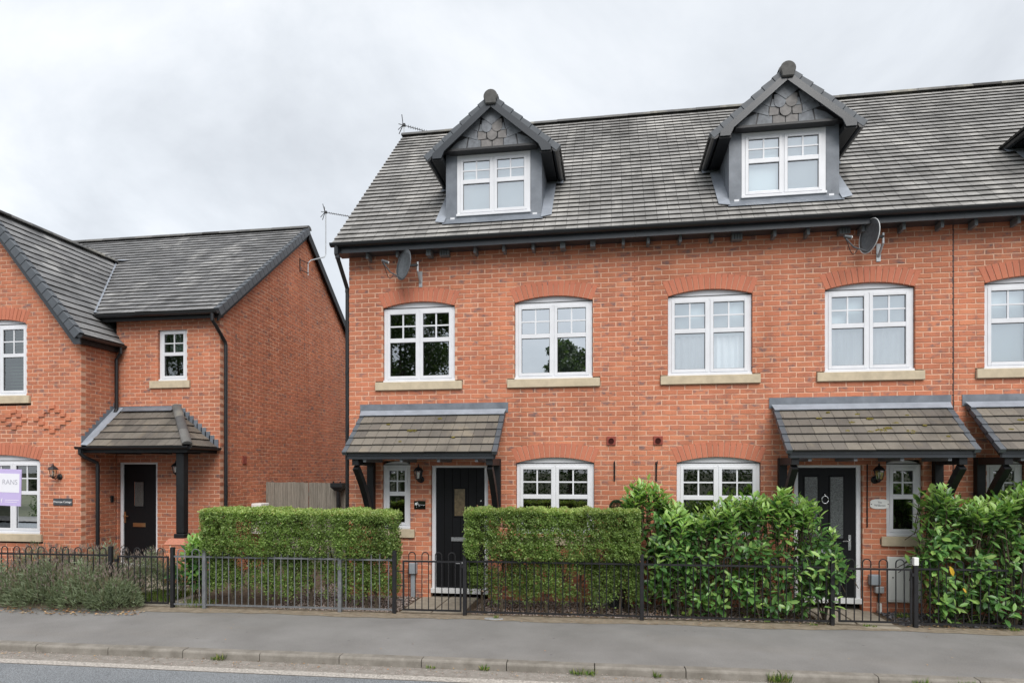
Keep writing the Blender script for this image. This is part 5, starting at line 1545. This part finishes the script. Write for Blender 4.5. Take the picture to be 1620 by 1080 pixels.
def litter(label, x0, x1, ylo, yhi, n, z, smin=.02, smax=.05):
    x = rng.uniform(x0, x1, n); y = ylo(x) + (yhi(x)-ylo(x))*rng.random(n)**1.2
    P = np.stack([x, y, np.full(n, z) + rng.uniform(0, .012, n)], 1); a = rng.uniform(0, 6.28, n)
    D = np.stack([np.cos(a), np.sin(a), rng.uniform(-.1, .35, n)], 1)
    L = rng.uniform(smin, smax, n)
    o = quads(P, D, rand_unit(n)*.4+np.array([0, 0, 1]), L, L*.6, rng.random(n), "leaf_litter", "dead_leaf", None, (x0, float(ylo(np.array([x0]))[0]), z), .2, {"kind": "stuff"})
    tag(o, label, "leaves")
kfn = lambda x: -3.00 + .0305*x - KW
litter("dead leaves along the foot of the lavender", -9.4, -6.5, lambda x: fy(x)-.62, lambda x: fy(x)-.30, 260, .006, .025, .06)
litter("dead leaves in the bed under the laurel and hedge", -1.9, 2.8, lambda x: fy(x)+.0, lambda x: fy(x)+.7, 420, .012)
litter("dead leaves under the laurel by the frame edge", 3.7, 5.8, lambda x: fy(x)-.08, lambda x: fy(x)+.5, 160, .012)
litter("bits of dry leaf along the railing edge of the footway", -6.2, 3.6, lambda x: fy(x)-.30, lambda x: fy(x)-.04, 150, .008, .012, .03)
litter("dry leaves and bits in the road gutter", -7, 4, lambda x: kfn(x)-.16, lambda x: kfn(x)-.0, 200, -.084, .012, .03)
gr_ = pebbles("grit", -7.5, 4.2, lambda x: kfn(x)-.26, lambda x: kfn(x)+.0, 2600, "pebble", .003, .008)
gr_["label"] = "fine grit lying in the road gutter along the kerb"; gr_["category"] = "grit"; gr_.location.z -= .086
litter("few dry leaf scraps scattered over the footway", -7, 4, lambda x: kfn(x)+.3, lambda x: fy(x)-.3, 34, .003, .012, .028)

# ------------------------------------------------------------------ fittings
def lantern(label, x, y, z, light=True):
    t = thing("wall_lantern", label, "lantern", (x, y, z-.28), "black wall lanterns")
    MB().lathe([(0, 0), (.055, 0), (.055, -.012), (.03, -.03), (0, -.03)], (x, y-.002, z-.21), 14, 'y').build("backplate", "black_iron", t, smooth=False)
    MB().tube([(x, y-.03, z-.21), (x, y-.10, z-.245), (x, y-.145, z-.22)], .010, 8).build("arm", "black_iron", t)
    yc = y-.145
    MB().lathe([(0, -.245), (.012, -.24), (.02, -.222), (.045, -.205), (.050, -.195), (0, -.195)], (x, yc, z), 8).build("base", "black_iron", t)
    c = MB()
    for i in range(6):
        a_ = i*math.pi/3+.26; c.tube([(x+.046*math.cos(a_), yc+.046*math.sin(a_), z-.195), (x+.068*math.cos(a_), yc+.068*math.sin(a_), z-.075)], .0045, 5)
    c.build("cage", "black_iron", t)
    g_ = MB()
    for i in range(6):
        a_, b_ = i*math.pi/3+.26, (i+1)*math.pi/3+.26
        g_.quad(*[(x+rr*math.cos(q), yc+rr*math.sin(q), zz_) for rr, q, zz_ in ((.044, a_, z-.193), (.044, b_, z-.193), (.065, b_, z-.077), (.065, a_, z-.077))])
    g_.build("glass", "lantern_glass", t)
    MB().lathe([(.0, -.19), (.014, -.19), (.014, -.15), (.022, -.12), (.012, -.095), (0, -.09)], (x, yc, z), 8).build("bulb", "white_paint", t, smooth=True)
    MB().lathe([(0, -.078), (.080, -.078), (.082, -.070), (.055, -.035), (.022, -.010), (.010, -.005), (.013, .012), (.006, .022), (.005, .04), (0, .042)], (x, yc, z), 8).build("roof", "black_iron", t)
    return t
lantern("black wall lantern above the slate name plate on the cottage", -9.955, PY, 2.10)
lantern("black wall lantern beside the door with the amber pane", -2.965, 0, 2.075)
lantern("black wall lantern beside the door with obscure glass panels", 3.735, 0, 2.085)
lantern("black wall lantern half hidden behind the cottage porch post", -8.13, CY, 2.16)

def text(parent, s, x, y, z, size, mat, name="lettering", align='CENTER', rot=0):
    cu = bpy.data.curves.new(name, 'FONT'); cu.body = s; cu.size = size; cu.align_x = align; cu.align_y = 'CENTER'; cu.extrude = .0008
    cu.materials.append(M[mat])
    tmp = bpy.data.objects.new(name, cu); me = bpy.data.meshes.new_from_object(tmp); bpy.data.objects.remove(tmp); bpy.data.curves.remove(cu)
    o = bpy.data.objects.new(name, me); COL.objects.link(o); o.parent = parent
    o.matrix_local = Matrix.Translation(Vector((x, y, z)) - WL[parent.name]) @ Matrix.Rotation(rot, 4, 'Y') @ Matrix.Rotation(R(90), 4, 'X')
    WL[o.name] = Vector((x, y, z)); return o
p_ = thing("name_plate", "dark slate name plate with white lettering below the cottage lantern", "sign", (-9.888, PY, 1.368))
MB().box(-10.085, -9.69, PY-.018, PY-.001, 1.368, 1.495).build("plate", "plate_slate", p_, bevel=.004)
text(p_, "Primrose Cottage", -9.888, PY-.019, 1.432, .052, "letter_white")
p_ = thing("name_plate", "small black plate with a white flower motif beside the first terrace door", "sign", (-2.985, 0, 1.40))
MB().box(-3.075, -2.89, -.016, -.002, 1.395, 1.525).build("plate", "plate_black", p_, bevel=.003)
fl = MB()
for i in range(5):
    a_ = i*2*math.pi/5; fl.prism([(-3.040+.014*math.cos(a_)+.010*math.cos(t), 1.478+.014*math.sin(a_)+.010*math.sin(t)) for t in [6.283*k/8 for k in range(8)]], 'y', -.0175-.0002*i, -.0165)
for i in range(4):
    fl.prism([(-3.018+.009*i+.006*math.cos(t), 1.500-.018*i+.006*math.sin(t)) for t in [6.283*k/8 for k in range(8)]], 'y', -.0175, -.0165)
fl.build("motif", "letter_white", p_)
text(p_, "The Cottage", -2.955, -.0168, 1.462, .020, "letter_white"); text(p_, "1", -3.035, -.0168, 1.43, .03, "letter_white")
st = MB()
for x in (-3.068, -2.897): st.lathe([(0, 0), (.006, 0), (.005, -.004), (0, -.005)], (x, -.016, 1.46), 8, 'y')
st.build("screw", "chrome", p_)
p_ = thing("name_plate", "white oval cornered name plate beside the middle house's door", "sign", (3.79, 0, 1.47))
pts = [(3.668, 1.495), (3.69, 1.475), (3.74, 1.462), (3.85, 1.462), (3.90, 1.475), (3.922, 1.495), (3.922, 1.57), (3.90, 1.59), (3.85, 1.602), (3.74, 1.602), (3.69, 1.59), (3.668, 1.57)]
MB().prism(pts, 'y', -.014, -.002).build("plate", "white_paint", p_, bevel=.003)
text(p_, "The", 3.795, -.0148, 1.555, .035, "letter_dark"); text(p_, "Willows", 3.795, -.0148, 1.513, .045, "letter_dark")
st = MB()
for x in (3.685, 3.905): st.lathe([(0, 0), (.008, 0), (.006, -.004), (0, -.005)], (x, -.014, 1.53), 8, 'y')
st.build("screw", "black_iron", p_)
# doorbell
p_ = thing("doorbell", "black video doorbell on the wall beside the cottage door", "doorbell", (-9.515, CY-.06, 1.40))
MB().box(XP+.003, XP+.028, CY-.16, CY-.09, 1.39, 1.52).build("body", "black_plastic", p_, bevel=.006)
MB().lathe([(0, 0), (.012, 0), (.010, -.003), (0, -.003)], (XP+.016, CY-.161, 1.49), 10, 'y').build("lens", "plate_black", p_)
# agent's board: purple and white, on a post outside the frame
sb_ = thing("agent_board", "purple and white estate agent's board at the frame's edge before the cottage window", "sign", (-10.2, -.93, 0))
ang = R(-1.6); ca, sa = math.cos(ang), math.sin(ang)
def rq(x, z): u, v = x+9.75, z-1.74; return (-9.75 + u*ca - v*sa, 1.74 + u*sa + v*ca)
def rbox(x0, x1, z0, z1, y0, y1, nm, mt): MB().prism([rq(x0, z0), rq(x1, z0), rq(x1, z1), rq(x0, z1)], 'y', y0, y1).build(nm, mt, sb_)
rbox(-10.20, -9.335, 1.445, 2.035, -.905, -.897, "board", "sign_purple")
rbox(-10.16, -9.368, 1.66, 1.965, -.9075, -.9052, "white_panel", "sign_white")
MB().box(-10.235, -10.165, -.896, -.83, -.05, 2.3).build("post", "white_paint", sb_)
text(sb_, "RANS", -9.398, -.9085, 1.815, .115, "sign_grey", align='RIGHT', rot=-ang)
text(sb_, "f", -9.70, -.9062, 1.52, .10, "letter_white", rot=-ang)
for k_, l_ in ((0, .26), (1, .22)): rbox(-9.63, -9.63+l_, 1.535-.03*k_, 1.541-.03*k_, -.9062, -.9052, "small_print", "letter_white")

# satellite dishes
def dish(label, x, z, wx, partial=False):
    t = thing("satellite_dish", label, "satellite dish", (wx, 0, z-.32), "grey satellite dishes under the eaves")
    c = Vector((x, -.30, z)); n = (Vector((-.64, -.76, .12)) if wx < 0 else Vector((-.95, -.28, .10))).normalized(); up = (Vector((0, 0, 1)) - n*n.z).normalized(); s = up.cross(n)
    K, J = 24, 5; me = MB(); 
    for side in (0, 1):
        for j in range(J+1):
            rr = j/J
            for k_ in range(K):
                a_ = 2*math.pi*k_/K; p = c + s*(.20*rr*math.cos(a_)) + up*(.235*rr*math.sin(a_)) + n*(.045*rr*rr - .045 - (.006 if side else 0))
                me.v.append(tuple(p))
    o_ = (J+1)*K
    for b_ in (0, o_):
        for j in range(J):
            for k_ in range(K): me.f.append((b_+j*K+k_, b_+j*K+(k_+1) % K, b_+(j+1)*K+(k_+1) % K, b_+(j+1)*K+k_)); me.r.append(.5)
    for k_ in range(K): me.f.append((J*K+k_, J*K+(k_+1) % K, o_+J*K+(k_+1) % K, o_+J*K+k_)); me.r.append(.5)
    me.build("reflector", "dish_grey", t, smooth=True)
    rm = MB(); rm.tube([c + s*(.202*math.cos(a_)) + up*(.237*math.sin(a_)) - n*.003 for a_ in [2*math.pi*k_/28 for k_ in range(29)]], .006, 6); rm.build("rim", "dish_rim" if wx > 0 else "dish_grey", t)
    wl = Vector((wx, -.02, z))
    m_ = MB(); m_.box(wx-.028, wx+.028, -.012, -.001, z-.27, z-.02); m_.build("wall_plate", "galvanised_light", t)
    MB().tube([(wx, -.012, z-.20), (wx, -.16, z-.06), (wx, -.16, z+.08)], .017, 8).build("mast", "galvanised_light", t)
    MB().tube([(wx, -.16, z+.03), c - n*.05], .022, 6).build("clamp", "seal", t)
    arm0 = c - up*.225 - n*.02; l_ = c + n*.34 - up*.06
    MB().tube([c - up*.20 - n*.04, arm0, arm0*.35 + l_*.65 - up*.07, l_ - up*.03], .010, 6).build("arm", "dish_grey", t)
    MB().tube([l_ + n*.03, l_ - n*.05, l_ - n*.07], [.018, .022, .026], 10).build("receiver", "dish_grey", t)
    MB().tube([l_ - n*.071, l_ - n*.082], [.024, .022], 10).build("receiver_cap", "white_paint", t)
    pth = [l_ + n*.03 + Vector((0, 0, -.005))]
    for i in range(1, 9):
        f_ = i/9; q = l_*(1-f_*.55) + arm0*(f_*.55); pth.append(q + Vector((0, 0, -.16*math.sin(math.pi*f_) - .02)))
    pth.append(l_*.45 + arm0*.55 - up*.05)
    MB().tube(pth, .005, 5).build("cable", "black_plastic", t)
    return t
dish("grey satellite dish seen nearly edge on, above the end house's first window", -3.155, 5.19, -2.97)
dish("grey satellite dish turned towards the viewer, above the window next to the movement joint", 3.545, 5.25, 3.78)
dish("satellite receiver arm poking in at the frame's edge under the eaves", 6.03, 5.18, 6.25)

# television aerials
def aerial(label, base, top, boom_dir, path, L=.62):
    t = thing("television_aerial", label, "aerial", base, "television aerials")
    MB().tube(path, .014, 8).build("mast", "galvanised_light", t)
    T_ = Vector(top); d = Vector(boom_dir).normalized(); s = Vector((0, 0, 1)).cross(d).normalized(); up = d.cross(s)
    MB().tube([T_ - d*.12, T_ + d*L], .009, 6).build("boom", "galvanised", t)
    for i in range(11):
        q = T_ + d*(.10 + (L-.12)*i/10); MB().tube([q - s*.06, q + s*.06], .006, 5).build("director", "seal", t)
    for sg in (-1, 1):
        for k_ in range(2):
            q = T_ - d*.02; MB().tube([q, q - d*.06 + up*(sg*.17) + s*((k_-.5)*.18)], .009, 5).build("reflector_arm", "seal", t)
    MB().box(T_.x-.03, T_.x+.03, T_.y-.03, T_.y+.03, T_.z-.02, T_.z+.03).build("clamp", "seal", t)
aerial("television aerial standing behind the end of the terrace ridge", (-4.43, 3.5, 8.3), (-4.43, 3.5, 9.52), (.95, .25, -.22), [(-4.43, 3.5, 8.3), (-4.43, 3.5, 9.56)])
aerial("television aerial on a cranked pole at the cottage gable", (-7.28, 4.55, 6.75), (-7.16, 5.43, 8.58), (.93, .2, -.14),
       [(-7.22, 4.60, 6.72), (-7.22, 4.60, 7.02), (-7.20, 4.70, 7.12), (-7.16, 5.36, 7.42), (-7.16, 5.43, 7.52), (-7.16, 5.43, 8.60)], .70)
wb = MB(); wb.tube([(XG+.01, 4.35, 7.02), (XG+.10, 4.60, 7.02)], .010, 6); wb.tube([(XG+.01, 4.35, 6.78), (XG+.10, 4.60, 6.78)], .010, 6); wb.tube([(XG+.012, 4.35, 6.74), (XG+.012, 4.35, 7.06)], .012, 6)
wb = wb.build("aerial_bracket", "seal", CT)

# iron basket brackets, topiary, boxes
for i, (x, lb) in enumerate(((.071, "black iron hanging basket bracket nearest the end house's window"), (.689, "thin black hanging basket bracket nearer the laurel"))):
    t = thing("basket_bracket", lb, "bracket", (x, 0, 1.85), "hanging basket brackets")
    MB().box(x-.012, x+.012, -.012, -.002, 1.85, 2.14).build("back_bar", "black_iron", t)
    MB().tube([(x, -.012, 2.12), (x, -.25, 2.115), (x, -.27, 2.13), (x, -.268, 2.15)], .006, 6).build("arm", "black_iron", t)
    MB().tube([(x, -.012, 1.88), (x, -.05, 1.90), (x, -.12, 2.0), (x, -.20, 2.112)], .006, 6).build("stay", "black_iron", t)
tp = thing("topiary", "small clipped topiary ball just above the hedge", "topiary", (.10, -.28, 0))
MB().lathe([(0, 0), (.11, 0), (.15, .30), (.16, .32), (.13, .32), (0, .30)], (.10, -.28, 0), 14).build("pot", "plate_slate", tp)
MB().tube([(.10, -.28, .3), (.10, -.28, 1.42)], .012, 6).build("trunk", "bark", tp)
n = 2600; u_ = rand_unit(n); P_ = np.array([.10, -.28, 1.475]) + u_*rng.uniform(.075, .10, (n, 1))
quads(P_, u_ + rand_unit(n)*.7, rand_unit(n), rng.uniform(.012, .022, n), rng.uniform(.008, .012, n), rng.random(n), "foliage", "box_leaf", tp, (0, 0, 0))
mbx = thing("meter_box", "cream ribbed meter box half hidden by the middle hedge", "meter box", (-.04, -.1, 0))
MB().box(-.23, .15, -.16, -.002, -.012, .42).build("body", "cream_plastic", mbx, bevel=.008)
for i in range(5): MB().box(-.22, .14, -.166, -.1605, .05+.075*i, .10+.075*i).build("rib", "cream_plastic", mbx)
mbx = thing("meter_box", "white meter cupboard set in the wall under the narrow window", "meter box", (4.1, -.03, .15))
MB().box(3.885, 4.33, -.045, -.002, .15, .79).build("frame", "white_paint", mbx, bevel=.005)
MB().box(3.915, 4.30, -.054, -.046, .18, .76).build("door", "white_paint", mbx, bevel=.003)
MB().lathe([(0, 0), (.010, 0), (.010, -.006), (0, -.006)], (3.95, -.0545, .50), 8, 'y').build("lock", "seal", mbx)
mbx = thing("meter_box", "grey service box with a pipe below it, beside the first terrace door", "meter box", (-3.08, -.05, 0))
MB().box(-3.145, -3.02, -.10, -.002, .375, .545).build("box", "grey_plastic", mbx, bevel=.008)
MB().box(-3.12, -3.05, -.06, -.002, .0, .3745).build("pipe_cover", "grey_plastic", mbx, bevel=.006)
mbx = thing("meter_box", "pair of grey service boxes on the wall beside the middle gate", "meter box", (3.70, -.05, 0))
MB().box(3.64, 3.785, -.09, -.002, .385, .535).build("box", "grey_plastic", mbx, bevel=.012)
MB().box(3.715, 3.83, -.08, -.002, .275, .365).build("small_box", "galvanised_light", mbx, bevel=.008)
MB().tube([(3.775, -.03, .274), (3.775, -.03, 0)], .014, 8).build("pipe", "seal", mbx)
MB().box(3.76, 3.80, -.07, -.002, -.01, .13).build("pipe_guard", "white_paint", mbx)
mbx = thing("meter_box", "white meter box on the cottage gable, just above the hedge", "meter box", (-7.2, 2.42, 0))
MB().box(XG+.004, XG+.225, 2.30, 2.62, .70, 1.325).build("body", "white_paint", mbx, bevel=.012)
MB().box(XG+.02, XG+.21, 2.292, 2.2995, .74, 1.26).build("door", "cream_plastic", mbx)
MB().box(XG-.002, XG+.022, 2.00, 2.12, 2.14, 2.30).build("wall_vent", "terracotta", CT)
cv = thing("stopcock_cover", "pale worn stopcock cover on the footway by the first gate", "cover", (-1.55, fence_y(-1.55)-.17, 0))
MB().prism([(-1.55 + .13*math.cos(t), fence_y(-1.55)-.17 + .055*math.sin(t)) for t in [6.283*k_/16 for k_ in range(16)]], 'z', .0, .012).build("plate", "galvanised_light", cv)
MB().prism([(-1.50 + .05*math.cos(t), fence_y(-1.55)-.17 + .03*math.sin(t)) for t in [6.283*k_/10 for k_ in range(10)]], 'z', .0121, .016).build("lid", "kerb_concrete", cv)

# wooden side gate between the houses
wg = thing("side_gate", "weathered grey vertical board side gate between cottage and terrace", "gate", (-5.8, 2.87, 0))
x = XG + .012; i = 0
while x < -4.20:
    w = random.uniform(.094, .102); mb = MB(); mb.cur = random.random()
    zt = 1.755 + random.uniform(-.006, .006) - (.012 if x > -6.45 else 0)
    mb.box(x, x+w-.004, 2.86+random.uniform(-.004, .004), 2.878, .02, zt); mb.build("board", "weathered_wood", wg)
    x += w + (.014 if i == 9 else 0); i += 1
for z in (.3, 1.0, 1.5): MB().box(XG+.01, -4.20, 2.8785, 2.92, z-.04, z+.04).build("ledge", "weathered_wood", wg)
hp = thing("drain_hopper", "black hopper headed pipe standing before the side gate", "drainpipe", (-5.60, 2.74, 0))
MB().tube([(-5.60, 2.74, 0), (-5.60, 2.74, 1.60)], .045, 10).build("pipe", "black_plastic", hp)
hb = MB(); hb.add([(-5.66, 2.68, 1.58), (-5.54, 2.68, 1.58), (-5.54, 2.80, 1.58), (-5.66, 2.80, 1.58), (-5.73, 2.63, 1.66), (-5.47, 2.63, 1.66), (-5.47, 2.84, 1.66), (-5.73, 2.84, 1.66), (-5.73, 2.63, 1.745), (-5.47, 2.63, 1.745), (-5.47, 2.84, 1.745), (-5.73, 2.84, 1.745)],
       [(3, 2, 1, 0), (0, 1, 5, 4), (1, 2, 6, 5), (2, 3, 7, 6), (3, 0, 4, 7), (4, 5, 9, 8), (5, 6, 10, 9), (6, 7, 11, 10), (7, 4, 8, 11), (8, 9, 10, 11)])
hb.build("hopper", "black_plastic", hp)
for dx_ in (-.09, .06): MB().lathe([(0, 0), (.014, 0), (.016, .03), (0, .035)], (-5.60+dx_, 2.70, 1.7455), 8).build("knob", "black_plastic", hp)

# ------------------------------------------------------------------ across the road: trees and hedge that the panes mirror
def tree(label, x, y, h, r_, n, trunk_h):
    t = thing("tree", label, "tree", (x, y, -.1), "trees across the road, mirrored in the windows")
    mb = MB(); mb.tube([(x, y, -.13), (x+.1, y, trunk_h*.6), (x-.05, y+.1, trunk_h), (x, y, h*.8)], [.28, .22, .17, .05], 8)
    lobes = []
    for i in range(16):
        a_ = i*2.4; f_ = (i+.5)/16; rr = r_*(.35+.6*random.random())*(1-.55*f_)
        p = Vector((x + rr*math.cos(a_), y + rr*math.sin(a_), trunk_h + (h-trunk_h)*(f_*.82+.08))); lobes.append((p, r_*random.uniform(.30, .46)*(1-.3*f_)))
        mb.tube([(x, y, trunk_h*.7 + (p.z-trunk_h*.7)*.35), ((x+p.x)/2, (y+p.y)/2, (trunk_h+p.z)/2), p], [.10, .07, .02], 6)
    mb.build("trunk", "bark", t)
    k_ = n//len(lobes); Ps = []
    for p, q in lobes: Ps.append(np.array(p) + rand_unit(k_)*q*rng.uniform(.45, 1.05, (k_, 1))*np.array([1, 1, .8]))
    P_ = np.concatenate(Ps); m = len(P_)
    quads(P_, rand_unit(m), rand_unit(m), rng.uniform(.14, .30, m), rng.uniform(.10, .18, m), rng.random(m), "crown", "tree_leaf", t, (0, 0, 0))
tree("large tree across the road, mirrored in the end house's first window", -12.2, -26, 13.5, 4.6, 20000, 3.0)
tree("smaller tree across the road, mirrored low in the end house's second window", -2.5, -27, 10.2, 2.6, 9000, 2.5)
tree("tree across the road, mirrored in the cottage's narrow window", -29, -26, 13, 5.0, 9000, 3.0)
oh = thing("hedge", "tall hedge across the road, mirrored in the ground floor windows", "hedge", (-4, -14.2, -.1))
n = 26000; x = rng.uniform(-26, 18, n); P_ = np.stack([x, -14.0 - rng.uniform(0, .5, n), rng.uniform(-.1, 2.1, n) + .12*np.sin(x*2)], 1)
quads(P_, rand_unit(n), rand_unit(n), rng.uniform(.08, .16, n), rng.uniform(.06, .1, n), rng.random(n), "foliage", "tree_leaf", oh, (0, 0, 0))
